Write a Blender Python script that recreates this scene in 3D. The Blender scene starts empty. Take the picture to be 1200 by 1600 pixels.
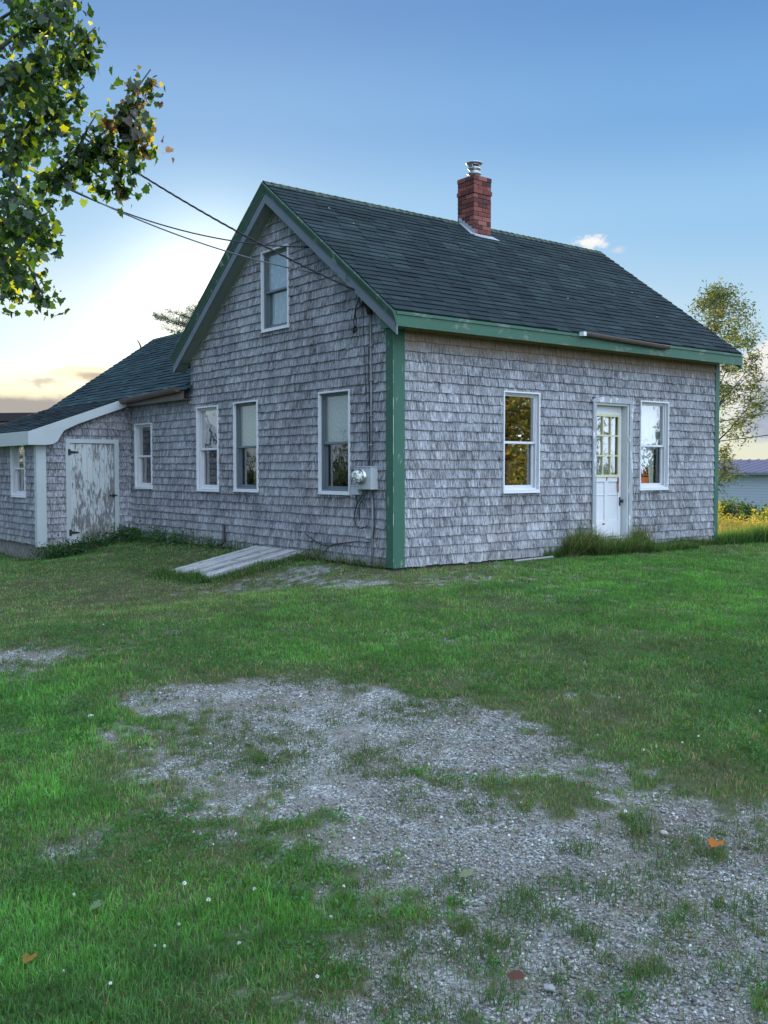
import bpy, math, random
import numpy as np
from mathutils import Vector, Matrix

# ------------------------------------------------------------------ camera
SC = bpy.context.scene
COL = SC.collection
CAMP = np.array([-7.3816, -9.2975, 1.1887]); YAW = math.radians(37.8786); PITCH = math.radians(-2.4192); FPX = 1528.7
cam = bpy.data.cameras.new('camera'); cam_o = bpy.data.objects.new('camera', cam); COL.objects.link(cam_o)
cam_o.location = CAMP; cam_o.rotation_euler = (math.pi/2+PITCH, math.radians(.056), -YAW)
cam.sensor_fit = 'VERTICAL'; cam.sensor_height = 24; cam.lens = 24*FPX/1600; cam.clip_end = 6000; cam.clip_start = .05
SC.camera = cam_o

# ------------------------------------------------------------------ light
SUN_EL = math.radians(9.3); SUN_AZ = math.radians(28.0)      # azimuth clockwise from +Y
SD = Vector((math.sin(SUN_AZ)*math.cos(SUN_EL), math.cos(SUN_AZ)*math.cos(SUN_EL), math.sin(SUN_EL)))
EXPOSURE = 1.35
SKY_STRENGTH = .12
vs = SC.view_settings; vs.view_transform = 'Standard'; vs.look = 'None'; vs.gamma = 1; vs.exposure = EXPOSURE; vs.use_curve_mapping = False
sun = bpy.data.lights.new('sun', 'SUN'); sun.energy = 3.0; sun.angle = math.radians(.53); sun.color = (1, .80, .52)
sun_o = bpy.data.objects.new('sun', sun); COL.objects.link(sun_o); sun_o.rotation_euler = SD.to_track_quat('Z', 'Y').to_euler()
SC.render.engine = 'CYCLES'
cy = SC.cycles; cy.use_denoising = True; cy.denoiser = 'OPENIMAGEDENOISE'; cy.max_bounces = 8; cy.diffuse_bounces = 3; cy.glossy_bounces = 3
cy.transparent_max_bounces = 12; cy.transmission_bounces = 4; cy.sample_clamp_indirect = 6; cy.caustics_reflective = False; cy.caustics_refractive = False


class NT:
    """small helper for node trees"""
    def __init__(s, nt): s.nt = nt; s.nt.nodes.clear()
    def n(s, t, **kw):
        nd = s.nt.nodes.new(t)
        for k, v in kw.items():
            if k in ('inp',):
                for kk, vv in v.items(): s.set(nd, kk, vv)
            else: setattr(nd, k, v)
        return nd
    def set(s, nd, k, v):
        sk = nd.inputs[k]
        if hasattr(v, 'is_output') or isinstance(v, bpy.types.NodeSocket): s.nt.links.new(v, sk)
        else: sk.default_value = v
    def math(s, op, a, b=0., c=None, clamp=False):
        m = s.n('ShaderNodeMath', operation=op, use_clamp=clamp); s.set(m, 0, a); s.set(m, 1, b)
        if c is not None: s.set(m, 2, c)
        return m.outputs[0]
    def dot(s, v, w):
        m = s.n('ShaderNodeVectorMath', operation='DOT_PRODUCT'); s.set(m, 0, v); s.set(m, 1, w); return m.outputs['Value']
    def vmul(s, v, w):
        m = s.n('ShaderNodeVectorMath', operation='MULTIPLY'); s.set(m, 0, v); s.set(m, 1, w); return m.outputs[0]
    def mix(s, f, a, b, bt='MIX'):
        m = s.n('ShaderNodeMix', data_type='RGBA', blend_type=bt); s.set(m, 0, f)
        s.set(m, 6, a if not isinstance(a, tuple) else (*a, 1)[:4]); s.set(m, 7, b if not isinstance(b, tuple) else (*b, 1)[:4]); return m.outputs[2]
    def noise(s, vec, scale, detail=4, rough=.55, dist=0., dim='3D'):
        m = s.n('ShaderNodeTexNoise', noise_dimensions=dim)
        if vec is not None: s.set(m, 'Vector', vec)
        s.set(m, 'Scale', scale); s.set(m, 'Detail', detail); s.set(m, 'Roughness', rough); s.set(m, 'Distortion', dist); return m.outputs['Fac']
    def ramp(s, f, stops, interp='LINEAR'):
        r = s.n('ShaderNodeValToRGB'); s.set(r, 0, f); cr = r.color_ramp; cr.interpolation = interp
        while len(cr.elements) < len(stops): cr.elements.new(.5)
        for e, (p, c) in zip(cr.elements, stops):
            e.position = p; e.color = (*c, 1) if isinstance(c, tuple) else (c, c, c, 1)
        return r.outputs[0]
    def sstep(s, v, a, b):
        m = s.n('ShaderNodeMapRange', interpolation_type='SMOOTHSTEP'); s.set(m, 0, v); s.set(m, 1, a); s.set(m, 2, b); return m.outputs[0]


# ------------------------------------------------------------------ world
def pix_dir(u, v):
    F = np.array([math.cos(PITCH)*math.sin(YAW), math.cos(PITCH)*math.cos(YAW), math.sin(PITCH)])
    R = np.array([math.cos(YAW), -math.sin(YAW), 0]); U = np.cross(R, F)
    return F+R*(u-600)/FPX-U*(v-800)/FPX
def at(u, v, depth):
    """world point seen at photo pixel (u, v) at this depth; used to site branches, wires and far things"""
    return CAMP+pix_dir(u, v)*depth

world = bpy.data.worlds.new('World'); SC.world = world; world.use_nodes = True
w = NT(world.node_tree)
tc = w.n('ShaderNodeTexCoord').outputs['Generated']
sky = w.n('ShaderNodeTexSky', sky_type='NISHITA', sun_disc=False, sun_elevation=SUN_EL, sun_rotation=SUN_AZ,
          altitude=0, air_density=1., dust_density=.6, ozone_density=2.5)
nrm = w.n('ShaderNodeVectorMath', operation='NORMALIZE'); w.set(nrm, 0, tc); D = nrm.outputs[0]
skyc = sky.outputs[0]
cs = w.dot(D, tuple(SD))
def cloud(u, v, wdt, hgt, seed, scale, lit, dark, thr=(.0, .35), amp=1.2):
    c = Vector(pix_dir(u, v)).normalized(); r = Vector((c.y, -c.x, 0)).normalized(); up = r.cross(c)
    x = w.math('DIVIDE', w.dot(D, tuple(r)), wdt); y = w.math('DIVIDE', w.dot(D, tuple(up)), hgt)
    rr = w.math('SQRT', w.math('ADD', w.math('MULTIPLY', x, x), w.math('MULTIPLY', y, y)))
    sv = w.n('ShaderNodeVectorMath', operation='ADD'); w.set(sv, 0, D); w.set(sv, 1, (seed, seed*.7, 0))
    n = w.noise(w.vmul(sv.outputs[0], (1, 1, 1.8)), scale, 6, .55)
    m = w.math('ADD', w.math('SUBTRACT', 1, rr), w.math('MULTIPLY', w.math('SUBTRACT', n, .5), amp*2))
    mask = w.sstep(m, *thr); front = w.math('GREATER_THAN', w.dot(D, tuple(c)), .3)
    tone_layer = w.sstep(w.math('ADD', m, w.math('MULTIPLY', y, -.5)), thr[1]*.9, thr[1]+.55)
    return w.math('MULTIPLY', mask, front), w.mix(tone_layer, lit, dark)
EU = SKY_STRENGTH*2**EXPOSURE
def du(r, g, b_): return (r/EU, g/EU, b_/EU)
sepd = w.n('ShaderNodeSeparateXYZ'); w.set(sepd, 0, D); elz = sepd.outputs[2]
grad = w.ramp(elz, [(.0, du(.80, .80, .62)), (.045, du(.76, .80, .70)), (.13, du(.50, .71, .87)), (.24, du(.31, .565, .85)), (.33, du(.185, .41, .745)), (.43, du(.125, .30, .63)), (.75, du(.08, .20, .48)), (1., du(.07, .17, .42))], 'EASE')
grad2 = w.ramp(elz, [(.0, du(.50, .60, .70)), (.08, du(.46, .60, .76)), (.24, du(.30, .50, .78)), (.43, du(.125, .29, .62)), (1., du(.07, .17, .42))], 'EASE')
grad = w.mix(w.sstep(cs, .45, .80), grad2, grad)
skyv = w.mix(.985, skyc, grad)
# pale aureole round the low sun
g1 = w.math('POWER', w.math('MAXIMUM', cs, 0.), 20.); g2 = w.math('POWER', w.math('MAXIMUM', cs, 0.), 380.)
low_ = w.math('MULTIPLY', w.math('POWER', w.math('MAXIMUM', cs, 0.), 26.), w.sstep(elz, .27, .07))
gl = w.mix(1., w.mix(1., w.mix(g1, (0, 0, 0), du(.10, .08, .035)), w.mix(low_, (0, 0, 0), du(.52, .42, .20)), 'ADD'), w.mix(g2, (0, 0, 0), du(.95, .88, .66)), 'ADD')
base = w.mix(1., skyv, gl, 'ADD')
clouds = [
    (1255, 612, .085, .052, 3.1, 14, du(.92, .90, .88), du(.36, .42, .53), (.0, .18), .55),
    (923, 379, .019, .010, 8.2, 85, du(1.0, .98, .94), du(.76, .80, .86), (.05, .8), 1.0),
    (965, 391, .012, .005, 9.2, 60, du(.72, .76, .84), du(.62, .68, .80), (.1, 1.3), .8),
    (35, 628, .15, .022, 5.3, 20, du(1.25, 1.1, .75), du(.46, .42, .38), (.0, .25), .6),
    (62, 594, .05, .011, 6.6, 46, du(1.35, 1.22, .92), du(.80, .72, .56), (.0, .5), .9),
    (150, 585, .06, .010, 1.3, 30, du(1.3, 1.1, .75), du(.62, .54, .42), (.0, .5), .8),
]
for c in clouds:
    m, colr = cloud(*c); base = w.mix(m, base, colr)
# added unseen cloud glow behind camera and overhead, fill for shaded walls and lawn
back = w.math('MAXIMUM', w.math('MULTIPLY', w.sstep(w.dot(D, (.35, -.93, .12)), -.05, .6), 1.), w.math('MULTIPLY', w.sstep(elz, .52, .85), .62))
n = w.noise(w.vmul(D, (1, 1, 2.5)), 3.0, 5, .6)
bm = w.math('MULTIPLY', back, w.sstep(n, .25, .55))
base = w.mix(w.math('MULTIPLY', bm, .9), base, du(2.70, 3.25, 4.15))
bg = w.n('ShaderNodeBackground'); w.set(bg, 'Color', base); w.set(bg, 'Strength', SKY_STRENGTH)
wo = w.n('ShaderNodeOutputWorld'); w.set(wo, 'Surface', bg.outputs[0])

# ------------------------------------------------------------------ mesh helpers
rnd = random.Random(7)
RNG = np.random.default_rng(11)

class MB:
    def __init__(s): s.v = []; s.f = []; s.c = []       # c = one colour value per vertex
    def face(s, pts, c=.5):
        i = len(s.v); s.v += [tuple(p) for p in pts]; s.f.append(tuple(range(i, i+len(pts)))); s.c += [c]*len(pts)
    def hexa(s, p, c=.5):
        """8 corners: bottom 4 (ccw seen from above) then top 4"""
        i = len(s.v); s.v += [tuple(q) for q in p]; s.c += [c]*8
        s.f += [(i+3, i+2, i+1, i), (i+4, i+5, i+6, i+7), (i, i+1, i+5, i+4), (i+1, i+2, i+6, i+5), (i+2, i+3, i+7, i+6), (i+3, i, i+4, i+7)]
    def box(s, x0, x1, y0, y1, z0, z1, c=.5, M=None):
        p = [(x0, y0, z0), (x1, y0, z0), (x1, y1, z0), (x0, y1, z0), (x0, y0, z1), (x1, y0, z1), (x1, y1, z1), (x0, y1, z1)]
        if M is not None: p = [tuple(M(*q)) for q in p]
        s.hexa(p, c)
    def tube(s, pts, r, n=8, c=.5, cap=True):
        pts = [Vector(p) for p in pts]; m = len(pts); rs = r if isinstance(r, (list, tuple)) else [r]*m
        i0 = len(s.v); prev = None
        for k, p in enumerate(pts):
            t = (pts[min(k+1, m-1)]-pts[max(k-1, 0)]).normalized()
            if prev is None:
                a = Vector((0, 0, 1)) if abs(t.z) < .9 else Vector((1, 0, 0)); u = t.cross(a).normalized()
            else: u = (prev-t*prev.dot(t)).normalized()
            prev = u; v = t.cross(u)
            for j in range(n):
                an = 2*math.pi*j/n; s.v.append(tuple(p+(u*math.cos(an)+v*math.sin(an))*rs[k])); s.c.append(c)
        for k in range(m-1):
            for j in range(n):
                a = i0+k*n+j; b = i0+k*n+(j+1) % n; s.f.append((a, b, b+n, a+n))
        if cap:
            s.f.append(tuple(i0+j for j in range(n-1, -1, -1))); s.f.append(tuple(i0+(m-1)*n+j for j in range(n)))
    def lathe(s, c0, prof, n=24, c=.5, axis=Vector((0, 0, 1))):
        c0 = Vector(c0); a = Vector((0, 0, 1)) if abs(axis.z) < .9 else Vector((1, 0, 0)); u = axis.cross(a).normalized(); v = axis.cross(u); i0 = len(s.v)
        for r, h in prof:
            for j in range(n):
                an = 2*math.pi*j/n; s.v.append(tuple(c0+axis*h+(u*math.cos(an)+v*math.sin(an))*r)); s.c.append(c)
        for k in range(len(prof)-1):
            for j in range(n):
                a = i0+k*n+j; b = i0+k*n+(j+1) % n; s.f.append((a, b, b+n, a+n))
    def build(s, name, mat, parent=None, smooth=False, bevel=0):
        me = bpy.data.meshes.new(name); me.from_pydata(s.v, [], s.f); me.update()
        at_ = me.attributes.new('tone', 'FLOAT', 'POINT'); at_.data.foreach_set('value', np.array(s.c, dtype=np.float32))
        if smooth: me.polygons.foreach_set('use_smooth', [True]*len(me.polygons))
        me.materials.append(mat)
        o = bpy.data.objects.new(name, me); COL.objects.link(o)
        if parent is not None:
            o.parent = parent; o.matrix_parent_inverse = parent_world(parent).inverted()
        if bevel:
            b = o.modifiers.new('bevel', 'BEVEL'); b.width = bevel; b.segments = 2; b.limit_method = 'ANGLE'
        return o

def parent_world(p):
    m = Matrix.Translation(p.location) @ p.rotation_euler.to_matrix().to_4x4()
    return (parent_world(p.parent) @ p.matrix_parent_inverse @ m) if p.parent else m

def np_mesh(name, verts, faces_flat, nper, mat, col=None, parent=None):
    """fast mesh from arrays; faces all with nper corners"""
    me = bpy.data.meshes.new(name); nv = len(verts); nl = len(faces_flat); nf = nl//nper
    me.vertices.add(nv); me.vertices.foreach_set('co', np.asarray(verts, np.float32).ravel())
    me.loops.add(nl); me.loops.foreach_set('vertex_index', np.asarray(faces_flat, np.int32).ravel())
    me.polygons.add(nf); me.polygons.foreach_set('loop_start', np.arange(0, nl, nper, dtype=np.int32))
    me.update(calc_edges=True)
    if col is not None:
        a = me.attributes.new('col', 'FLOAT_COLOR', 'POINT'); c4 = np.ones((nv, 4), np.float32); c4[:, :3] = col; a.data.foreach_set('color', c4.ravel())
    me.materials.append(mat); o = bpy.data.objects.new(name, me); COL.objects.link(o)
    if parent is not None:
        o.parent = parent; o.matrix_parent_inverse = parent_world(parent).inverted()
    return o

def empty(name, loc, label=None, cat=None, group=None):
    o = bpy.data.objects.new(name, None); COL.objects.link(o); o.location = loc; o.empty_display_size = .2; tag(o, label, cat, group); return o
def tag(o, label=None, cat=None, group=None, kind=None):
    if label: o['label'] = label
    if cat: o['category'] = cat
    if group: o['group'] = group
    if kind: o['kind'] = kind
    return o

# value noise for masks (numpy)
_perm = RNG.random((256, 256))
def vnoise(x, y):
    xi = np.floor(x).astype(int); yi = np.floor(y).astype(int); fx = x-xi; fy = y-yi; fx = fx*fx*(3-2*fx); fy = fy*fy*(3-2*fy)
    g = lambda a, b: _perm[a % 256, b % 256]
    return (g(xi, yi)*(1-fx)+g(xi+1, yi)*fx)*(1-fy)+(g(xi, yi+1)*(1-fx)+g(xi+1, yi+1)*fx)*fy
def fbm(x, y, o=4):
    r = 0; a = .5; t = 0
    for k in range(o): r = r+a*vnoise(x*2**k+17.3*k, y*2**k+9.1*k); t += a; a *= .55
    return r/t

# ------------------------------------------------------------------ materials
def mat(name, build, **kw):
    m = bpy.data.materials.new(name); m.use_nodes = True; t = NT(m.node_tree)
    out = t.n('ShaderNodeOutputMaterial'); sh = build(t); t.set(out, 'Surface', sh); return m
def prin(t, color, rough=.8, bump=None, bstr=.3, bdist=.01, spec=.3, metal=0.):
    p = t.n('ShaderNodeBsdfPrincipled')
    t.set(p, 'Base Color', (*color, 1) if isinstance(color, tuple) else color); t.set(p, 'Roughness', rough); t.set(p, 'Metallic', metal); t.set(p, 'Specular IOR Level', spec)
    if bump is not None:
        b = t.n('ShaderNodeBump'); t.set(b, 'Strength', bstr); t.set(b, 'Distance', bdist); t.set(b, 'Height', bump); t.set(p, 'Normal', b.outputs[0])
    return p.outputs[0]
def attr(t, n='tone', out='Fac'): return t.n('ShaderNodeAttribute', attribute_name=n).outputs[out]
def objc(t): return t.n('ShaderNodeTexCoord').outputs['Object']
def posn(t): return t.n('ShaderNodeNewGeometry').outputs['Position']

def shingle_mat(stain):
    def b(t):
        P = posn(t); tone = attr(t)
        # each shingle shifts the grain so streaks do not run on through the courses
        off = t.n('ShaderNodeCombineXYZ'); t.set(off, 0, t.math('MULTIPLY', tone, 37.)); t.set(off, 1, t.math('MULTIPLY', tone, 37.)); t.set(off, 2, t.math('MULTIPLY', tone, 91.))
        ad = t.n('ShaderNodeVectorMath', operation='ADD'); t.set(ad, 0, P); t.set(ad, 1, off.outputs[0])
        v = t.vmul(ad.outputs[0], (1, 1, .09))
        streak = t.noise(v, 55, 5, .7); fine = t.noise(t.vmul(ad.outputs[0], (1, 1, .05)), 210, 3, .6)
        blotch = t.noise(P, 1.3, 4, .6)
        f = t.math('ADD', t.math('MULTIPLY', t.math('SUBTRACT', tone, .5), .26), t.math('ADD', t.math('MULTIPLY', t.math('SUBTRACT', streak, .5), 2.5), .5))
        f = t.math('ADD', f, t.math('MULTIPLY', t.math('SUBTRACT', fine, .5), 1.0))
        f = t.math('ADD', f, t.math('MULTIPLY', t.math('SUBTRACT', blotch, .5), .55))
        c = t.ramp(f, [(.0, (.045, .045, .048)), (.22, (.13, .132, .142)), (.5, (.25, .256, .275)), (.75, (.39, .40, .425)), (1., (.56, .57, .60))])
        warm = t.noise(P, .9, 3, .6)
        c = t.mix(t.sstep(warm, .5, .7), c, t.mix(1., c, (1.02, .98, .95), 'MULTIPLY'))
        # drip stains under the window sills
        sxyz = t.n('ShaderNodeSeparateXYZ'); t.set(sxyz, 0, P); drip = t.noise(t.vmul(P, (1, 1, .06)), 26, 3, .7)
        for (ax_, q0, q1, qz) in ([(0, 1.80, 2.56, .89), (0, 4.68, 5.44, .89)] if stain else [(1, .84, 1.62, .88), (1, 3.14, 3.92, .88), (1, 4.35, 5.13, .86), (1, 2.29, 3.07, 3.18)]):
            q = sxyz.outputs[ax_]; m_ = t.math('MULTIPLY', t.math('GREATER_THAN', q, q0), t.math('LESS_THAN', q, q1)); z_ = sxyz.outputs[2]
            m_ = t.math('MULTIPLY', m_, t.math('MULTIPLY', t.sstep(z_, qz-.42, qz-.02), t.math('LESS_THAN', z_, qz+.02))); m_ = t.math('MULTIPLY', m_, t.sstep(drip, .42, .62))
            c = t.mix(t.math('MULTIPLY', m_, .75), c, (.065, .06, .055))
        # small dark knots / nail rust
        k = t.n('ShaderNodeTexVoronoi', feature='DISTANCE_TO_EDGE'); kn = t.n('ShaderNodeTexVoronoi'); t.set(kn, 'Scale', 5.5); t.set(kn, 'Vector', P)
        c = t.mix(t.sstep(kn.outputs['Distance'], .085, .03), c, (.045, .04, .04))
        if stain:
            z = t.n('ShaderNodeSeparateXYZ'); t.set(z, 0, P)
            sn = t.noise(t.vmul(P, (1, 1, .12)), 9, 4, .65)
            edge = t.math('ADD', z.outputs[2], t.math('MULTIPLY', t.math('SUBTRACT', sn, .5), .42))
            c = t.mix(t.sstep(edge, 2.60, 2.86), c, t.mix(t.noise(v, 30, 3), (.13, .085, .06), (.50, .37, .26)))
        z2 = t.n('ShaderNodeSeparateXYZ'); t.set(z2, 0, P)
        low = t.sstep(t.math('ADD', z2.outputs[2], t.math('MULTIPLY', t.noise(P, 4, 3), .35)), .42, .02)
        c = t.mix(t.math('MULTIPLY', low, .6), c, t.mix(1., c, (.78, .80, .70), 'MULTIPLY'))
        return prin(t, c, .85, t.math('ADD', streak, t.math('MULTIPLY', fine, .5)), .55, .004, .2)
    return b
M = {}
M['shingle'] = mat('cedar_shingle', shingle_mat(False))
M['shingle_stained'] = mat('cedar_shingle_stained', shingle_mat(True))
def roof_mat(green):
    def b(t):
        P = posn(t); tone = attr(t)
        g = t.noise(P, 160, 3, .7); bl = t.noise(P, 1.1, 4, .6)
        f = t.math('ADD', t.math('MULTIPLY', tone, .40), t.math('ADD', t.math('MULTIPLY', g, .25), t.math('MULTIPLY', bl, .45)), -.0)
        f = t.math('SUBTRACT', f, .06)
        c = t.ramp(f, [(.20, (.007, .011, .013)), (.55, (.018, .027, .029)), (.9, (.046, .062, .064))])
        c = t.mix(green, c, t.mix(1., c, (1.25, 1.75, 1.8), 'MULTIPLY'))
        sp = t.n('ShaderNodeTexVoronoi'); t.set(sp, 'Scale', 2.3); t.set(sp, 'Vector', P)
        c = t.mix(t.sstep(sp.outputs['Distance'], .05, .02), c, (.35, .37, .33))
        c = t.mix(t.sstep(t.noise(P, 2.2, 5, .7), .62, .8), c, (.05, .075, .045))
        return prin(t, c, .9, g, .5, .004, .15)
    return b
M['roof'] = mat('asphalt_shingle', roof_mat(.25)); M['roof_green'] = mat('asphalt_shingle_green', roof_mat(.9))
M['ridge'] = mat('mossy_ridge', lambda t: prin(t, t.mix(t.noise(posn(t), 7, 4, .7), (.03, .05, .03), (.085, .115, .07)), .9, t.noise(posn(t), 60), .5, .01))
def paint(c1, wearc, wear=.62, scale=9, stretch=(1, 1, .25), rough=.6, edge=None):
    def b(t):
        P = posn(t); n = t.noise(t.vmul(P, stretch), scale, 6, .7); n2 = t.noise(P, 2.0, 3)
        c = t.mix(t.math('MULTIPLY', n2, .55), c1, tuple(x*.66 for x in c1))
        c = t.mix(t.sstep(t.math('ADD', n, t.math('MULTIPLY', attr(t), .0)), wear, wear+.07), c, wearc)
        return prin(t, c, rough, n, .35, .004, .35)
    return b
M['green'] = mat('green_paint', paint((.046, .135, .088), (.19, .25, .20), .60, 14, (1, 1, .3)))
M['edge'] = mat('worn_green_edge', paint((.09, .20, .14), (.55, .58, .55), .50, 22, (1, 1, .15)))
M['green_eave'] = mat('green_paint_eave', paint((.050, .135, .088), (.13, .18, .14), .54, 5, (.6, .6, 1)))
M['rake'] = mat('faded_rake_paint', paint((.165, .20, .225), (.06, .12, .09), .60, 4, (.8, .8, .8)))
M['rake_green'] = mat('worn_green_moulding', paint((.055, .115, .085), (.20, .27, .22), .57, 7, (.8, .8, .8)))
M['soffit'] = mat('soffit_board', paint((.20, .24, .20), (.12, .14, .12), .6, 6, (1, 1, 1)))
M['soffit_bare'] = mat('bare_soffit_board', paint((.48, .33, .22), (.22, .13, .08), .58, 8, (1, 1, 1)))
M['white'] = mat('white_paint', paint((.50, .55, .55), (.30, .31, .29), .68, 12, (1, 1, .3), .45))
M['white_clean'] = mat('white_vinyl', paint((.74, .76, .78), (.52, .53, .53), .75, 10, (1, 1, .5), .35))
M['white_worn'] = mat('white_paint_worn', paint((.64, .66, .66), (.24, .23, .21), .60, 16, (1, 1, .35), .6))
M['casing_grey'] = mat('casing_paint_worn', paint((.38, .41, .43), (.68, .70, .70), .54, 14, (1, 1, .3), .6))
M['grey_jamb'] = mat('grey_storm_frame', paint((.16, .20, .22), (.24, .27, .28), .7, 8, (1, 1, .4), .5))
M['cream'] = mat('cream_paint', paint((.70, .66, .40), (.45, .38, .22), .68, 18, (1, 1, 1), .5))
M['rust'] = mat('rust', paint((.22, .05, .025), (.40, .14, .06), .5, 30))
M['dark_metal'] = mat('dark_metal', lambda t: prin(t, (.02, .02, .022), .5, spec=.5))
M['cable'] = mat('black_cable', lambda t: prin(t, (.025, .027, .03), .6))
M['cable_grey'] = mat('grey_cable', lambda t: prin(t, (.10, .11, .12), .6))
M['conduit'] = mat('grey_conduit', lambda t: prin(t, t.mix(t.noise(posn(t), 30), (.20, .21, .22), (.32, .33, .34)), .5, metal=.3))
M['meter'] = mat('meter_grey', lambda t: prin(t, t.mix(t.noise(posn(t), 20), (.42, .46, .48), (.50, .54, .56)), .4, spec=.5))
M['zinc'] = mat('galvanised', lambda t: prin(t, t.mix(t.noise(posn(t), 40, 4), (.35, .36, .37), (.62, .63, .64)), .32, metal=.85))
M['flash'] = mat('lead_flashing', lambda t: prin(t, t.mix(t.noise(posn(t), 25, 4), (.26, .30, .33), (.45, .49, .52)), .5, metal=.3))
M['gutter'] = mat('brown_gutter', lambda t: prin(t, t.mix(t.noise(posn(t), 12, 4), (.07, .045, .038), (.16, .11, .09)), .45, spec=.5))
M['interior'] = mat('interior_dark', lambda t: prin(t, (.05, .045, .04), .9))
M['sheath'] = mat('sheathing', lambda t: prin(t, (.05, .045, .042), .9))
def brick_b(t):
    P = posn(t); n = t.noise(P, 30, 5, .7)
    f = t.math('ADD', t.math('MULTIPLY', attr(t), .6), t.math('MULTIPLY', n, .4))
    return prin(t, t.ramp(f, [(.2, (.07, .03, .028)), (.55, (.19, .060, .048)), (.9, (.30, .13, .10))]), .9, n, .5, .004)
M['brick'] = mat('red_brick', brick_b)
M['mortar'] = mat('mortar', lambda t: prin(t, t.mix(t.noise(posn(t), 40), (.12, .065, .055), (.20, .14, .12)), .95))
M['concrete'] = mat('old_concrete', lambda t: prin(t, t.ramp(t.noise(posn(t), 9, 6, .7), [(.3, (.10, .095, .08)), (.55, (.22, .21, .18)), (.75, (.33, .32, .28))]), .95, t.noise(posn(t), 30, 5), .5, .01))
def plank_b(t):
    P = posn(t); tone = attr(t)
    n = t.noise(t.vmul(P, (1.0, 11, 5)), 3.0, 5, .8); f = t.math('ADD', t.math('MULTIPLY', tone, .45), t.math('MULTIPLY', n, .75))
    c = t.ramp(f, [(.40, (.03, .03, .03)), (.50, (.15, .15, .145)), (.60, (.36, .36, .35)), (.80, (.58, .58, .56))])
    c = t.mix(t.math('MULTIPLY', t.sstep(t.noise(P, 5, 4), .58, .7), .6), c, (.09, .12, .06))
    return prin(t, c, .8, n, .5, .005)
M['plank'] = mat('weathered_plank', plank_b)
def shed_door_b(t):
    P = posn(t); tone = attr(t)
    n = t.noise(t.vmul(P, (1, 1, .15)), 38, 8, .72, .3); big = t.noise(t.vmul(P, (1, 1, .5)), 3.2, 4, .6)
    m = t.sstep(t.math('ADD', n, t.math('MULTIPLY', t.math('SUBTRACT', big, .5), .8)),   .53, .58)
    g = t.noise(t.vmul(P, (1, 1, .06)), 60, 4)
    c = t.mix(m, t.mix(big, (.60, .64, .62), (.46, .50, .50)), t.mix(g, (.12, .12, .125), (.26, .25, .24)))
    z = t.n('ShaderNodeSeparateXYZ'); t.set(z, 0, P)
    low = t.math('MULTIPLY', t.sstep(z.outputs[2], .5, -.05), t.sstep(t.noise(P, 6, 4), .4, .65))
    c = t.mix(t.math('MULTIPLY', low, .8), c, (.13, .14, .09))
    return prin(t, c, .75, n, .5, .004)
M['shed_door'] = mat('peeling_door_paint', shed_door_b)
def pane_b(k, wob, tint=(1, 1, 1)):
    def b(t):
        gm = t.n('ShaderNodeNewGeometry'); ca = t.math('ABSOLUTE', t.dot(gm.outputs['Incoming'], gm.outputs['Normal'])); fr = t.math('ADD', .04, t.math('MULTIPLY', .96, t.math('POWER', t.math('SUBTRACT', 1., ca), 5.)))
        g = t.n('ShaderNodeBsdfGlossy'); t.set(g, 'Roughness', .015); t.set(g, 'Color', (*tint, 1))
        P = posn(t); bu = t.n('ShaderNodeBump'); t.set(bu, 'Strength', wob); t.set(bu, 'Distance', .02); t.set(bu, 'Height', t.noise(P, 4.5, 2, .4)); t.set(g, 'Normal', bu.outputs[0])
        tr = t.n('ShaderNodeBsdfTransparent'); t.set(tr, 'Color', (.86, .90, .88, 1))
        m = t.n('ShaderNodeMixShader'); t.set(m, 0, t.math('ADD', t.math('MULTIPLY', fr, 1.6), k, clamp=True)); t.set(m, 1, tr.outputs[0]); t.set(m, 2, g.outputs[0]); return m.outputs[0]
    return b
M['pane'] = mat('window_glass', pane_b(.16, .05)); M['pane_strong'] = mat('window_glass_bright', pane_b(.40, .015)); M['pane_film'] = mat('window_plastic_film', pane_b(.35, .9))
def ripple_b(t):
    P = objc(t); wv = t.n('ShaderNodeTexWave', wave_type='RINGS', rings_direction='SPHERICAL'); t.set(wv, 'Vector', P); t.set(wv, 'Scale', 4.6); t.set(wv, 'Distortion', 5.); t.set(wv, 'Detail', 2.); t.set(wv, 'Detail Scale', 2.2)
    c = t.mix(wv.outputs['Fac'], (.22, .38, .34), (.31, .49, .43))
    c = t.mix(t.math('MULTIPLY', t.noise(P, 3, 3), .5), c, (.30, .44, .46)); return prin(t, c, .5)
M['ripple'] = mat('rippled_shade', ripple_b)  # teal rippled reflection of the window, painted as a ring pattern
M['blue_shade'] = mat('pale_blue_shade', lambda t: prin(t, t.mix(t.sstep(t.noise(posn(t), 13, 4), .5, .62), (.26, .38, .44), (.36, .50, .54)), .7))  # pale curtain with the bluish sky reflection painted into its colour
M['lace'] = mat('lace_curtain', lambda t: prin(t, t.mix(t.noise(t.vmul(posn(t), (1, 1, .12)), 26, 3), (.16, .17, .14), (.62, .66, .56)), .9))
M['sheet'] = mat('pale_curtain', lambda t: prin(t, t.mix(t.noise(t.vmul(posn(t), (1, 1, .6)), 8, 4), (.36, .42, .36), (.62, .67, .58)), .9))
M['orange'] = mat('orange_print', lambda t: prin(t, (.85, .17, .03), .6)); M['black'] = mat('black_print', lambda t: prin(t, (.02, .015, .012), .6)); M['cream_card'] = mat('cream_card', lambda t: prin(t, (.75, .72, .5), .7))

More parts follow.
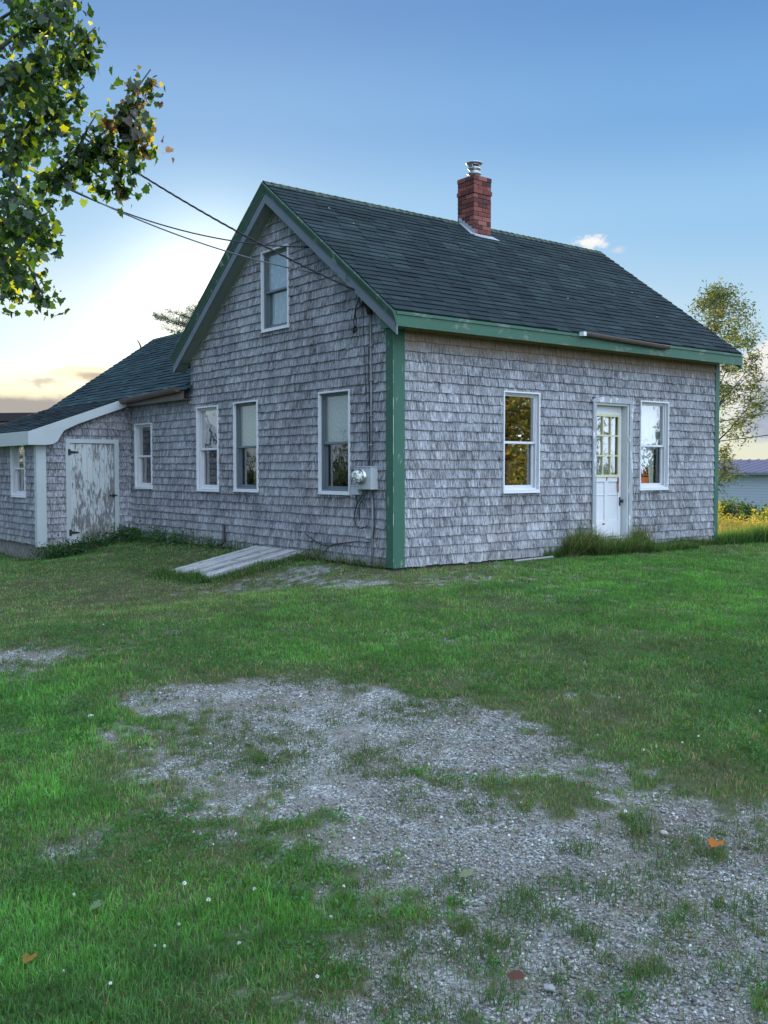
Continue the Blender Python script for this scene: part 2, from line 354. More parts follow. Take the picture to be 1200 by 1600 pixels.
def foliage_b(trans=.45, gloss=.06):
    def b(t):
        c = attr(t, 'col', 'Color'); n = t.noise(posn(t), 40, 2)
        c2 = t.mix(n, t.mix(1., c, (.75, .75, .75), 'MULTIPLY'), t.mix(1., c, (1.2, 1.2, 1.2), 'MULTIPLY'))
        d = t.n('ShaderNodeBsdfDiffuse'); t.set(d, 'Color', c2); tl = t.n('ShaderNodeBsdfTranslucent'); t.set(tl, 'Color', t.mix(1., c2, (2.3, 2.0, .6), 'MULTIPLY'))
        m = t.n('ShaderNodeMixShader'); t.set(m, 0, trans); t.set(m, 1, d.outputs[0]); t.set(m, 2, tl.outputs[0])
        g = t.n('ShaderNodeBsdfGlossy'); t.set(g, 'Roughness', .45); t.set(g, 'Color', (1, 1, 1, 1))
        m2 = t.n('ShaderNodeMixShader'); t.set(m2, 0, gloss); t.set(m2, 1, m.outputs[0]); t.set(m2, 2, g.outputs[0]); return m2.outputs[0]
    return b
M['leaf'] = mat('leaf', foliage_b(.55, .03)); M['grass'] = mat('grass_blade', foliage_b(.35, .02)); M['needle'] = mat('needle', foliage_b(.15, .03))
M['bark'] = mat('bark', lambda t: prin(t, t.ramp(t.noise(t.vmul(posn(t), (1, 1, .3)), 25, 5, .7), [(.3, (.035, .03, .027)), (.6, (.10, .085, .075)), (.8, (.17, .15, .13))]), .9, t.noise(posn(t), 40, 4), .6, .02))
M['pole'] = mat('pole_wood', lambda t: prin(t, t.mix(t.noise(t.vmul(posn(t), (1, 1, .05)), 30, 4), (.08, .06, .05), (.2, .17, .14)), .9))

# ------------------------------------------------------------------ terrain
def sst(a, b, x):
    t = np.clip((x-a)/(b-a), 0, 1); return t*t*(3-2*t)
def height(x, y):
    x = np.asarray(x, float); y = np.asarray(y, float)
    dx = np.maximum(np.maximum(-x, x-6.75), 0); dy = np.maximum(np.maximum(-y, y-12), 0); d = np.hypot(dx, dy)
    z = -.03-.40*sst(0., 9.5, d)-.17*np.exp(-(((x+2.2)/1.8)**2+((y-9.2)/2.4)**2))
    z = z-.18*sst(.05, 1.5, -x)*sst(-1.2, 1.2, y)*(1-sst(3, 9, d))
    dc = np.hypot(x-1, y-4); z = z-.75*sst(15, 48, dc)
    z = z+.02*(vnoise(x*.8+50, y*.8+50)-.5)*sst(.2, 1.5, d)
    return z
def hgt(x, y): return float(height(x, y))
def ground_at(u, v):
    d = pix_dir(u, v); z = -.2
    for _ in range(30):
        t = (z-CAMP[2])/d[2]; p = CAMP+d*t; z = hgt(p[0], p[1])
    return p
# how much bare gravel / how dry / how lush the lawn is, at surveyed spots of the yard
GP = '''250,1090,.8 330,1095,.85 400,1078,.8 480,1082,.9 560,1088,.9 640,1110,1 720,1115,.8 760,1125,.8 450,1130,1 550,1150,1 650,1160,1 750,1170,1
820,1180,1 860,1190,.9 940,1205,.5 1000,1222,.4 350,1130,.7 280,1120,.7 380,1180,.75 300,1170,.45 220,1130,.45 240,1180,.35 300,1250,.4 380,1240,.5
450,1200,.9 500,1250,.9 600,1250,.85 700,1270,.85 780,1290,.9 680,1205,.5 840,1230,.2 900,1240,.15 980,1270,.35 1030,1245,.8 1070,1260,.9 950,1300,.7
870,1330,.9 760,1340,.8 640,1330,.7 540,1310,.7 480,1300,.55 420,1290,.48 600,1400,.72 700,1400,.66 800,1400,.68 900,1400,.8 1000,1380,.8 1100,1350,.9
1180,1330,.9 1180,1420,.95 1060,1430,.7 980,1470,.9 880,1480,.8 780,1480,.74 680,1480,.68 600,1490,.62 540,1400,.3 560,1580,.8 600,1560,.8 700,1540,.62
820,1560,.85 950,1570,.85 1080,1540,.95 1180,1560,.85 640,1590,.5 760,1595,.5 1180,1270,.5 1120,1230,.15 100,1100,0 30,1000,0 200,1050,0 300,1045,0
400,1035,0 500,1035,0 600,1050,0 700,1075,0 800,1095,0 900,1125,0 1000,1165,0 1100,1190,0 1200,1220,0 900,1000,0 600,950,0 300,950,0 100,950,0
1100,1000,0 0,1200,0 150,1200,0 100,1280,0 250,1350,0 130,1312,.62 0,1400,0 200,1400,0 350,1400,0 450,1450,0 100,1500,0 300,1500,0 500,1540,0
400,1570,0 0,1600,0 200,1600,0 8,1028,.75 640,908,.4 560,912,.62 500,910,.5 430,930,0 700,930,0 1400,1500,.9 1400,1280,.4 -200,1300,0 -200,1600,0
430,1360,.38 500,1370,.45 900,1060,0 -100,1000,0 1300,1150,0 1300,950,0 300,880,0 600,900,.2 1500,1100,0'''
DP = '''60,960,.75 200,950,.85 320,960,.5 30,1010,.8 120,1020,.5 230,940,.9 600,910,.9 500,915,.7 560,950,.25 450,950,.2 700,940,.3 900,1110,.75 980,1090,.55 860,1130,.7 1000,1170,.6
1180,1230,.6 1000,1000,.35 1100,1080,.25 1150,950,.2 800,1010,.35 650,1020,.1 300,1010,.3 250,1180,.8 330,1270,.8 200,1330,.5 400,1300,.6 600,1450,.5 560,1520,.5 900,1400,.5
300,1500,.05 100,1450,.05 50,1250,.15 100,1150,.1 500,1480,.2 400,1420,.1 30,1100,.1 200,1450,.0 900,930,.1 1100,910,.05 330,1000,.3 380,1075,.6 560,1050,.5 700,1085,.5 1050,1400,.5
470,1010,.1 800,1220,.5 1000,1060,.3 1200,1150,.3 650,1150,.8'''
LP = '''600,1010,.9 500,960,.7 450,930,.8 620,930,.7 800,920,.6 950,920,.85 1150,960,.8 1000,940,.7 250,1060,.6 100,1080,.8 50,1160,.8 100,1250,.8 60,1330,.6 200,1420,.9 300,1400,.8 420,1400,.8
100,1500,.4 300,1560,.3 450,1540,.4 900,1100,.1 1000,1040,.2 1100,1100,.2 150,980,.2 700,1050,.35 850,1000,.3 30,900,.4 250,900,.4 350,1340,.6 1170,1060,.2'''
def spots(s):
    r = [tuple(float(q) for q in a.split(',')) for a in s.split()]
    return np.array([[*ground_at(u, v)[:2], g] for u, v, g in r])
GPW, DPW, LPW = spots(GP), spots(DP), spots(LP)
def field(P, x, y, default, reach=4.):
    x = np.asarray(x, float).ravel(); y = np.asarray(y, float).ravel(); out = np.empty_like(x)
    for i in range(0, len(x), 20000):
        d2 = (x[i:i+20000, None]-P[None, :, 0])**2+(y[i:i+20000, None]-P[None, :, 1])**2
        wt = 1/(d2+.003)**2; out[i:i+20000] = ((wt*P[None, :, 2]).sum(1)+default/reach**4)/(wt.sum(1)+1/reach**4)
    return out
def gravel(x, y):
    x = np.asarray(x, float).ravel(); y = np.asarray(y, float).ravel()
    g = field(GPW, x, y, 0.)
    n = fbm(x*1.9, y*1.9, 3)*.5+fbm(x*6+30, y*6, 3)*.5
    n2 = fbm(x*14+3, y*14+8, 2)
    return sst(.27, .72, g+(n-.5)*1.25+(n2-.5)*.75)
def dryness(x, y): return np.clip(field(DPW, x, y, .3)+(fbm(np.asarray(x)*1.2, np.asarray(y)*1.2+5, 3)-.5)*.8, 0, 1)
def lush(x, y): return np.clip(field(LPW, x, y, .4)+(fbm(np.asarray(x)*1.5+40, np.asarray(y)*1.5, 3)-.5)*.8, 0, 1)

def axis(fine0, fine1, step, far):
    a = list(np.arange(fine0, fine1+1e-6, step)); s = step; x = a[-1]
    while x < far: s *= 1.18; x += s; a.append(x)
    s = step; x = a[0]; b = []
    while x > -far: s *= 1.18; x -= s; b.append(x)
    return np.array(b[::-1]+a)
gx = axis(-8.2, 2.5, .035, 1500); gy = axis(-9.2, 3.5, .035, 1500)
GX, GY = np.meshgrid(gx, gy, indexing='ij'); fx_, fy_ = GX.ravel(), GY.ravel()
near = (np.abs(fx_+2) < 12) & (np.abs(fy_+2) < 12)
G = np.zeros(len(fx_)); G[near] = gravel(fx_[near], fy_[near])
DR = np.full(len(fx_), .4); DR[near] = dryness(fx_[near], fy_[near])
zz = height(fx_, fy_)+np.where(near, (fbm(fx_*9, fy_*9, 2)-.5)*.02*(1-G)+(fbm(fx_*12, fy_*12, 3)-.5)*.012*G-.012*G, 0)
nX, nY = GX.shape; idx = np.arange(nX*nY).reshape(nX, nY)
fq = np.stack([idx[:-1, :-1], idx[1:, :-1], idx[1:, 1:], idx[:-1, 1:]], -1).reshape(-1)
def ground_b(t):
    P = posn(t); a = t.n('ShaderNodeAttribute', attribute_name='col'); sp = t.n('ShaderNodeSeparateColor'); t.set(sp, 0, a.outputs['Color'])
    g = sp.outputs[0]; dry = sp.outputs[1]
    v = t.n('ShaderNodeTexVoronoi'); t.set(v, 'Scale', 95.); t.set(v, 'Vector', P); v2 = t.n('ShaderNodeTexVoronoi'); t.set(v2, 'Scale', 240.); t.set(v2, 'Vector', P)
    sc = t.n('ShaderNodeSeparateColor'); t.set(sc, 0, v.outputs['Color']); sc2 = t.n('ShaderNodeSeparateColor'); t.set(sc2, 0, v2.outputs['Color'])
    stone = t.ramp(sc.outputs[0], [(.0, (.085, .09, .083)), (.4, (.20, .208, .195)), (.75, (.33, .34, .32)), (1., (.60, .60, .57))])
    fines = t.ramp(sc2.outputs[0], [(0, (.09, .088, .07)), (.6, (.20, .195, .165)), (1., (.34, .335, .30))])
    gr = t.mix(t.sstep(t.noise(P, 5, 4, .6), .42, .62), stone, fines)
    gr = t.mix(t.math('MULTIPLY', t.sstep(t.noise(P, 1.7, 4), .5, .7), .5), gr, (.16, .135, .105))
    soil = t.mix(t.noise(P, 30, 4, .7), (.03, .032, .016), (.075, .08, .04))
    lawn = t.mix(t.noise(P, 55, 4, .75), (.022, .060, .012), (.070, .15, .034))
    far = t.n('ShaderNodeVectorMath', operation='LENGTH'); t.set(far, 0, P)
    so = t.mix(t.sstep(far.outputs['Value'], 8, 22), t.mix(.35, soil, lawn), lawn)
    so = t.mix(t.math('MULTIPLY', dry, .5), so, (.10, .085, .05))
    c = t.mix(g, so, gr)
    h = t.math('ADD', t.math('MULTIPLY', t.math('SUBTRACT', 1, v.outputs['Distance']), 1.), t.noise(P, 120, 3))
    return prin(t, c, .95, h, .6, .012, .2)
M['ground'] = mat('ground', ground_b)
cg = np.stack([G, DR, np.zeros_like(G)], 1)
ground = np_mesh('ground', np.stack([fx_, fy_, zz], 1), fq, 4, M['ground'], cg); ground['kind'] = 'structure'
ground.data.polygons.foreach_set('use_smooth', [True]*len(ground.data.polygons))

# ------------------------------------------------------------------ house
L = 6.746; YR = 2.594; ZR = 5.198; YE = -.334; ZE = 3.061; XF = -.257; XB = 6.90; SL = (ZR-ZE)/(YR-YE); YW = 5.30
YD = 7.721; XD = -1.726; YFAR = 11.7
def fR(u, o, z): return (u, -o, z)           # front (long) wall, outward -Y
def fL(u, o, z): return (-o, u, z)           # gable wall and ell wall, outward -X
def fD(u, o, z): return (u, YD-o, z)         # shed door wall, outward -Y
def fS(u, o, z): return (XD-o, u, z)         # shed outer wall, outward -X
house = empty('shingled_house', (3.4, 2.6, 0), 'weathered grey shingled house with green trim, brick chimney and dark gabled roof', 'house')
def hb(mb, name, m, parent=None, **k): return mb.build(name, M[m], parent or house, **k)

WIN = {  # u0,u1,z0,z1
 'A': (fR, 1.83, 2.528, .895, 2.245), 'B': (fR, 4.709, 5.409, .897, 2.24),
 'L1': (fL, .874, 1.584, .886, 2.231), 'L2': (fL, 3.174, 3.888, .881, 2.225), 'L3': (fL, 4.379, 5.104, .869, 2.213),
 'L4': (fL, 6.809, 7.531, .878, 2.035), 'LA': (fL, 2.315, 3.043, 3.188, 4.331), 'S': (fS, 8.31, 9.09, .725, 1.75)}
DOOR = (3.70, 4.45, .20, 2.17)

def shingles(f, u0, u1, z0, z1, openings, seed, top=None, wmin=.05, wmax=.13, bend=.004, expo=.12, zbase=None):
    r = random.Random(seed); mb = MB(); n = int(math.ceil((z1-z0)/expo)); T = .022
    for k in range(n):
        zb = z0+k*expo; lift = r.uniform(-.004, .004); ph = r.uniform(0, 6)
        u = u0-r.uniform(0, .1)
        while u < u1:
            wd = r.uniform(wmin, wmax)
            if r.random() < .15: wd *= .7
            a = max(u, u0); b = min(u+wd, u1); u += wd
            if b-a < .012: continue
            gap = r.choice((.001, .002, .003, .005)); jb = r.gauss(0, .0028); tone = r.random(); tk = T+r.uniform(-.002, .006)
            if r.random() < .02: jb -= .012
            zz0 = zb+lift+jb+bend*math.sin(a*1.1+ph)*.5; zt = zb+expo+.022
            rects = [(a, b-gap, zz0, zt)]
            for (p, q, s, e) in openings:
                nr = []
                for (x0, x1, y0, y1) in rects:
                    if x1 <= p or x0 >= q or y1 <= s or y0 >= e: nr.append((x0, x1, y0, y1)); continue
                    if x0 < p: nr.append((x0, p, y0, y1))
                    if x1 > q: nr.append((q, x1, y0, y1))
                    mx0, mx1 = max(x0, p), min(x1, q)
                    if y0 < s: nr.append((mx0, mx1, y0, s))
                    if y1 > e: nr.append((mx0, mx1, e, y1))
                rects = nr
            for (x0, x1, y0, y1) in rects:
                if x1-x0 < .006 or y1-y0 < .006: continue
                ta, tb = y1, y1
                if top is not None:
                    ta = min(y1, top(x0)); tb = min(y1, top(x1))
                    if ta <= y0+.004 or tb <= y0+.004: continue
                L_ = zt-zz0
                of = lambda z: .002+(tk-.002)*max(0, 1-(z-zz0)/L_)
                i = len(mb.v); tw = r.uniform(-.0015, .0015)
                mb.v += [f(x0, of(y0), y0), f(x1, of(y0)+tw, y0), f(x1, of(tb), tb), f(x0, of(ta), ta), f(x0, -.004, y0), f(x1, -.004, y0), f(x1, -.004, tb), f(x0, -.004, ta)]
                mb.f += [(i, i+1, i+2, i+3), (i+4, i+5, i+1, i), (i, i+3, i+7, i+4), (i+1, i+5, i+6, i+2)]
                mb.c += [tone]*8
    return mb
def backing(f, u0, u1, z0, z1, openings, th=.09, top=None):
    """sheathing behind the shingles, cut round the openings"""
    us = sorted({u0, u1, *[q for o in openings for q in o[:2]], *([YR]+list(np.arange(u0, u1, .05)) if top else [])}); zs = sorted({z0, z1, *[q for o in openings for q in o[2:]]}); mb = MB()
    us = [q for q in us if u0 <= q <= u1]; zs = [q for q in zs if z0 <= q <= z1]
    for a, b in zip(us, us[1:]):
        for c, d in zip(zs, zs[1:]):
            if any(o[0] <= (a+b)/2 <= o[1] and o[2] <= (c+d)/2 <= o[3] for o in openings): continue
            tl, tr = (d, d) if top is None else (min(d, top(a)), min(d, top(b)))
            if tl <= c and tr <= c: continue
            tl, tr = max(tl, c+.001), max(tr, c+.001)
            mb.hexa([f(a, -.005, c), f(b, -.005, c), f(b, -th, c), f(a, -th, c), f(a, -.005, tl), f(b, -.005, tr), f(b, -th, tr), f(a, -th, tl)])
    return mb
def ops(f, names, pad=.0):
    return [(WIN[n][1]+pad, WIN[n][2]-pad, WIN[n][3]+pad, WIN[n][4]-pad) for n in names]
oR = ops(fR, 'AB')+[(3.62, 4.53, .10, 2.24)]; bR = ops(fR, 'AB', .02)+[(3.66, 4.49, .12, 2.20)]
oL = ops(fL, ('L1', 'L2', 'L3', 'L4', 'LA')); bL = ops(fL, ('L1', 'L2', 'L3', 'L4', 'LA'), .02)
gtop = lambda y: ZR-.09-SL*abs(y-YR)
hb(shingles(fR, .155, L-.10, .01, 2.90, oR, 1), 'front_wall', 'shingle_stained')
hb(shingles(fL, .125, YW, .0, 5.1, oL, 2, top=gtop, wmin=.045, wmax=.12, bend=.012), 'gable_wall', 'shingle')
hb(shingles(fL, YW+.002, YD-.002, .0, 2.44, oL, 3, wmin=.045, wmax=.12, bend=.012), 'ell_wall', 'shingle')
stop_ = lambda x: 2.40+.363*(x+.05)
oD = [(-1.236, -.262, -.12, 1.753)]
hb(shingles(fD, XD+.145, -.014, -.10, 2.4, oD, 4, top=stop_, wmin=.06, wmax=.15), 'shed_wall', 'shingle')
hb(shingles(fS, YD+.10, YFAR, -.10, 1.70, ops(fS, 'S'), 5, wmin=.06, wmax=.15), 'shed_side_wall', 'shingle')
b = backing(fR, 0, L, -.05, 2.98, bR)
for q in (backing(fL, .09, YW, -.05, 5.1, bL, top=lambda y: max(-.04, gtop(y))), backing(fL, YW, YFAR, -.05, 2.42, bL), backing(fD, XD+.09, 0, -.10, 1.62, [(-1.20, -.30, -.08, 1.70)]), backing(fS, YD, YFAR, -.10, 1.68, ops(fS, 'S', .02))):
    i = len(b.v); b.v += q.v; b.c += q.c; b.f += [tuple(j+i for j in f) for f in q.f]
# shed door wall above the lintel, sloping with the roof; back walls; floor
b.hexa([fD(XD+.09, -.005, 1.62), fD(0, -.005, 1.62), fD(0, -.09, 1.62), fD(XD+.09, -.09, 1.62), fD(XD+.09, -.005, 1.75), fD(0, -.005, 2.38), fD(0, -.09, 2.38), fD(XD+.09, -.09, 1.75)])
b.box(L-.09, L, .09, YW, -.05, 2.98); b.box(0.0, L, YW-.09, YW, -.05, 2.98)
b.hexa([(L-.09, .0, 2.985), (L, .0, 2.985), (L, YW, 2.985), (L-.09, YW, 2.985), (L-.09, YR-.01, ZR-.1), (L, YR-.01, ZR-.1), (L, YR+.01, ZR-.1), (L-.09, YR+.01, ZR-.1)])
b.box(4.55, 4.64, YW, YFAR, -.05, 2.42); b.hexa([(0, YFAR-.09, -.05), (4.64, YFAR-.09, -.05), (4.64, YFAR, -.05), (0, YFAR, -.05), (2.2, YFAR-.09, 4.0), (2.35, YFAR-.09, 4.0), (2.35, YFAR, 4.0), (2.2, YFAR, 4.0)])
b.box(XD, 0, YFAR-.09, YFAR, -.1, 1.8)
hb(b, 'sheathing', 'sheath')
fl = MB(); fl.box(.09, L-.09, .09, YW-.09, .0, .05); fl.box(.09, L-.09, .09, YW-.09, 2.55, 2.60); fl.box(.09, 4.5, YW+.02, YFAR-.1, .0, .05); fl.box(3.4, 3.48, .1, YW-.1, .05, 2.55)
hb(fl, 'floor', 'interior')
# foundation under the shed and the house
fo = MB()
fo.box(XD+.02, -.02, YD+.01, YFAR-.02, -.6, -.115); fo.box(.03, L-.03, .03, YFAR-.05, -.5, -.052)
hb(fo, 'foundation', 'concrete')
# water table board at the foot of the right half of the front
mb = MB(); mb.box(4.72, 6.30, -.034, -.022, .02, .07); hb(mb, 'skirt_board', 'conduit')

# corner boards
mb = MB(); mb.box(-.024, 0, -.024, .125, .0, 3.02); mb.box(0, .155, -.024, 0, .0, 3.02); hb(mb, 'corner_board', 'green', bevel=.002)
mb = MB(); mb.tube([(-.0235, -.0235, .02), (-.0235, -.0235, 1.2), (-.0235, -.0235, 2.9)], .0032, 6)
hb(mb, 'worn_edge', 'edge', bpy.data.objects['corner_board'])
mb = MB(); mb.box(L-.10, L+.012, -.024, 0, .0, 2.93); mb.box(L, L+.024, 0, .12, .0, 2.93); hb(mb, 'corner_board', 'green', bevel=.002)
mb = MB(); mb.box(-.022, .0, YW-.075, YW+.0, 2.42, 2.93); hb(mb, 'corner_board', 'rake')
mb = MB(); mb.box(XD-.024, XD, YD-.024, YD+.10, -.13, 1.64); mb.box(XD, XD+.145, YD-.024, YD, -.13, 1.64); hb(mb, 'corner_board', 'white', bevel=.002)

# roofs ---------------------------------------------------------------------
def roof_tabs(o, along, up, length, slope_len, seed, skip=None, expo=.128, tab=.31):
    """courses of three-tab asphalt shingles; along x up must point away from the roof"""
    r = random.Random(seed); mb = MB(); A = Vector(along).normalized(); U = Vector(up).normalized(); N = A.cross(U).normalized(); N = N if N.z > 0 else -N; O = Vector(o); n = int(math.ceil(slope_len/expo))
    for k in range(n):
        s0 = k*expo; s1 = min(s0+expo+.02, slope_len); x = -r.uniform(0, .05)-(tab/2 if k % 2 else 0)-(.08*(k % 3)); dr = r.uniform(-.003, .003)
        sag = r.uniform(-.003, .003)
        while x < length:
            a = max(x, 0); e = min(x+tab, length); x += tab
            if e-a < .02: continue
            P = O+A*((a+e)/2)+U*(s0+expo/2)
            if skip and skip(P): continue
            j0 = r.gauss(0, .006)+dr; j1 = j0+r.gauss(0, .002); h0 = .012+r.uniform(0, .008); h1 = h0+r.uniform(-.002, .003); g = .006 if r.random() < .8 else .012
            tn = r.random()*.7+.3*random.Random(seed*91+k).random()
            p = [O+A*a+U*(s0+j0), O+A*(e-g)+U*(s0+j1), O+A*(e-g)+U*s1, O+A*a+U*s1]; hh = (h0, h1, .003, .003)
            i = len(mb.v); mb.v += [tuple(q+N*h) for q, h in zip(p, hh)]+[tuple(p[0]-N*.003), tuple(p[1]-N*.003), tuple(p[2]-N*.003), tuple(p[3]-N*.003)]
            f = [(i, i+1, i+2, i+3), (i+4, i+5, i+1, i), (i, i+3, i+7, i+4), (i+1, i+5, i+6, i+2)]
            mb.f += f; mb.c += [tn]*8
    return mb
def merge(a, q):
    i = len(a.v); a.v += q.v; a.c += q.c; a.f += [tuple(j+i for j in f) for f in q.f]; return a
slen = math.hypot(YR-YE, ZR-ZE)
rf = roof_tabs((XF, YE, ZE), (1, 0, 0), (0, YR-YE, ZR-ZE), XB-XF, slen, 21)
merge(rf, roof_tabs((XF, 2*YR-YE, ZE), (1, 0, 0), (0, YE-YR, ZR-ZE), XB-XF, slen, 22))
def slab(mb, p, th):
    """four corners of the top, dropped by th"""
    mb.hexa([(q[0], q[1], q[2]-th) for q in p]+[tuple(q) for q in p])
e_ = .004
slab(rf, [(XF+.01, YE+.01, ZE-e_), (XB-.01, YE+.01, ZE-e_), (XB-.01, YR, ZR-e_-.006), (XF+.01, YR, ZR-e_-.006)], .045)
slab(rf, [(XF+.01, YR, ZR-e_-.007), (XB-.01, YR, ZR-e_-.007), (XB-.01, 2*YR-YE-.01, ZE-e_), (XF+.01, 2*YR-YE-.01, ZE-e_)], .045)
roof = hb(rf, 'main_roof', 'roof')
rc = MB(); x = XF
rr = random.Random(5)
while x < XB:
    x1 = min(x+.135, XB); t = rr.random(); dz = rr.uniform(.0, .005); h = .012
    for sg in (-1, 1):
        y1 = YR+sg*.13; z1 = ZR-.13*SL+h
        rc.face([(x, YR, ZR+.016+dz), (x1+.01, YR, ZR+.010), (x1+.01, y1, z1-.004), (x, y1, z1+dz)][::sg], t)
        rc.face([(x, y1, z1+dz), (x1+.01, y1, z1-.004), (x1+.01, y1, z1-.015), (x, y1, z1-.015)][::sg], t)
    rc.face([(x, YR-.13, ZR-.13*SL+h+dz), (x, YR, ZR+.016+dz), (x, YR+.13, ZR-.13*SL+h+dz), (x, YR, ZR-.005)], t); x = x1
hb(rc, 'ridge_cap', 'ridge', roof)
# ell roof (its ridge runs away from the gable wall), then the shed roof below it at a lower pitch
XE = -.16; ZEE = 2.50; XRE = 2.28; ZRE = 4.185; SE = (ZRE-ZEE)/(XRE-XE)
mainz = lambda y: ZR-SL*abs(y-YR)
inside = lambda P: (P.y < YW+.03 and P.z < mainz(P.y)-.03)
esl = math.hypot(XRE-XE, ZRE-ZEE)
er = roof_tabs((XE, YFAR, ZEE), (0, -1, 0), (XRE-XE, 0, ZRE-ZEE), YFAR-3.9, esl, 31, inside)
merge(er, roof_tabs((2*XRE-XE, YFAR, ZEE), (0, -1, 0), (XE-XRE, 0, ZRE-ZEE), YFAR-3.9, esl, 32, inside))
slab(er, [(XE+.01, YW+.03, ZEE-e_), (XE+.01, YFAR-.01, ZEE-e_), (XRE, YFAR-.01, ZRE-.01), (XRE, YW+.03, ZRE-.01)][::-1], .04)
slab(er, [(2*XRE-XE-.01, YW+.03, ZEE-e_), (XRE, YW+.03, ZRE-.011), (XRE, YFAR-.01, ZRE-.011), (2*XRE-XE-.01, YFAR-.01, ZEE-e_)][::-1], .04)
eroof = hb(er, 'ell_roof', 'roof_green')
rc = MB(); y = 4.0
while y < YFAR:
    y1 = min(y+.135, YFAR); t = rr.random(); dz = rr.uniform(0, .005)
    for sg in (-1, 1):
        x1 = XRE+sg*.13; z1 = ZRE-.13*SE+.012
        rc.face([(XRE, y, ZRE+.016+dz), (XRE, y1+.01, ZRE+.01), (x1, y1+.01, z1-.004), (x1, y, z1+dz)][::-sg], t)
        rc.face([(x1, y, z1+dz), (x1, y1+.01, z1-.004), (x1, y1+.01, z1-.015), (x1, y, z1-.015)][::-sg], t)
    y = y1
hb(rc, 'ridge_cap', 'ridge', eroof)
mb = MB(); mb.tube([(1.9, 11.5, 3.9), (1.86, 11.5, 4.03), (1.80, 11.5, 4.12)], [.02, .017, .01], 6); hb(mb, 'vent_pipe', 'gutter', eroof)  # small leaning brown stub beside the ell ridge
XSE = -1.90; SS = .363; ZSE = ZEE+.008-SS*(XE-XSE)
ssl = math.hypot(XE-XSE, SS*(XE-XSE))
sr = roof_tabs((XSE, YFAR, ZSE), (0, -1, 0), (1, 0, SS), YFAR-(YD-.14), ssl, 41, expo=.135)
slab(sr, [(XSE+.01, YD-.13, ZSE-e_), (XSE+.01, YFAR-.01, ZSE-e_), (XE, YFAR-.01, ZEE+.002), (XE, YD-.13, ZEE+.002)][::-1], .035)
sroof = hb(sr, 'shed_roof', 'roof')

# rake trim of the main gable: green moulding above a wide faded board, boxed soffit behind
def rake_piece(mb, x0, x1, zt0, zt1, y0, y1, c=.5, xin=None):
    """board following the rake from y0 to y1 (either slope), top zt below the roof line"""
    A = lambda y, d: ZR-SL*abs(y-YR)-d
    mb.hexa([(x0, y0, A(y0, zt1)), (x1, y0, A(y0, zt1)), (x1, y1, A(y1, zt1)), (x0, y1, A(y1, zt1)), (x0, y0, A(y0, zt0)), (x1, y0, A(y0, zt0)), (x1, y1, A(y1, zt0)), (x0, y1, A(y1, zt0))], c)
for sg in (1, -1):
    ye = YR-sg*(YR-YE)
    mb = MB(); A = lambda y, d: ZR-SL*abs(y-YR)-d
    def prof(y): return [(XF-.022, A(y, .010)), (XF-.022, A(y, .034)), (XF-.010, A(y, .046)), (XF+.004, A(y, .085)), (XF+.024, A(y, .125)), (XF+.024, A(y, .150)), (XF+.05, A(y, .150)), (XF+.05, A(y, .010))]
    p0 = [(x, ye, z) for x, z in prof(ye)]; p1 = [(x, YR, z) for x, z in prof(YR)]; n = len(p0)
    for i in range(n):
        j = (i+1) % n; mb.face([p0[i], p1[i], p1[j], p0[j]])
    mb.face(p0); mb.face(p1)
    hb(mb, 'rake_moulding', 'rake_green')
    mb = MB(); rake_piece(mb, XF+.034, XF+.056, .150, .285, ye, YR); hb(mb, 'rake_board', 'rake')
    mb = MB(); rake_piece(mb, XF+.056, -.0, .245, .260, (-.02 if sg == 1 else ye), YR); rake_piece(mb, -.022, 0, .262, .33, YR-sg*(YR-.02), YR); hb(mb, 'rake_soffit', 'soffit')
# same at the far gable end (seen edge-on as a dark line)
for sg in (1, -1):
    ye = YR-sg*(YR-YE); mb = MB(); rake_piece(mb, XB-.03, XB+.012, .0, .25, ye, YR); hb(mb, 'rake_board', 'green_eave')
# front eave: green fascia, bare soffit, gap strip
mb = MB(); mb.box(XF+.03, XB-.03, YE-.002, YE+.022, ZE-.185, ZE-.012); mb.box(XF+.03, XB-.03, YE-.016, YE-.002, ZE-.05, ZE-.014); fas = hb(mb, 'fascia', 'green_eave')
mb = MB(); mb.box(XF+.06, XB-.03, YE+.022, -.0, ZE-.125, ZE-.11); mb.box(.16, L-.1, -.030, -.002, 2.895, ZE-.126); hb(mb, 'soffit', 'soffit_bare')
mb = MB(); mb.box(XF+.03, XB-.03, 2*YR-YE-.022, 2*YR-YE+.002, ZE-.185, ZE-.012); mb.box(XF+.06, XB-.03, YW, 2*YR-YE-.022, ZE-.125, ZE-.11); hb(mb, 'fascia', 'green_eave')
# returns closing the boxed eaves at the gable end
mb = MB(); mb.hexa([(XF+.058, YE+.0, ZE-.185), (-.0, YE, ZE-.185), (-.0, -.0, ZE-.185), (XF+.058, 0, ZE-.185), (XF+.058, YE, ZE-.15), (0, YE, ZE-.15), (0, 0, ZE-.05), (XF+.058, 0, ZE-.05)]); hb(mb, 'eave_return', 'green_eave')
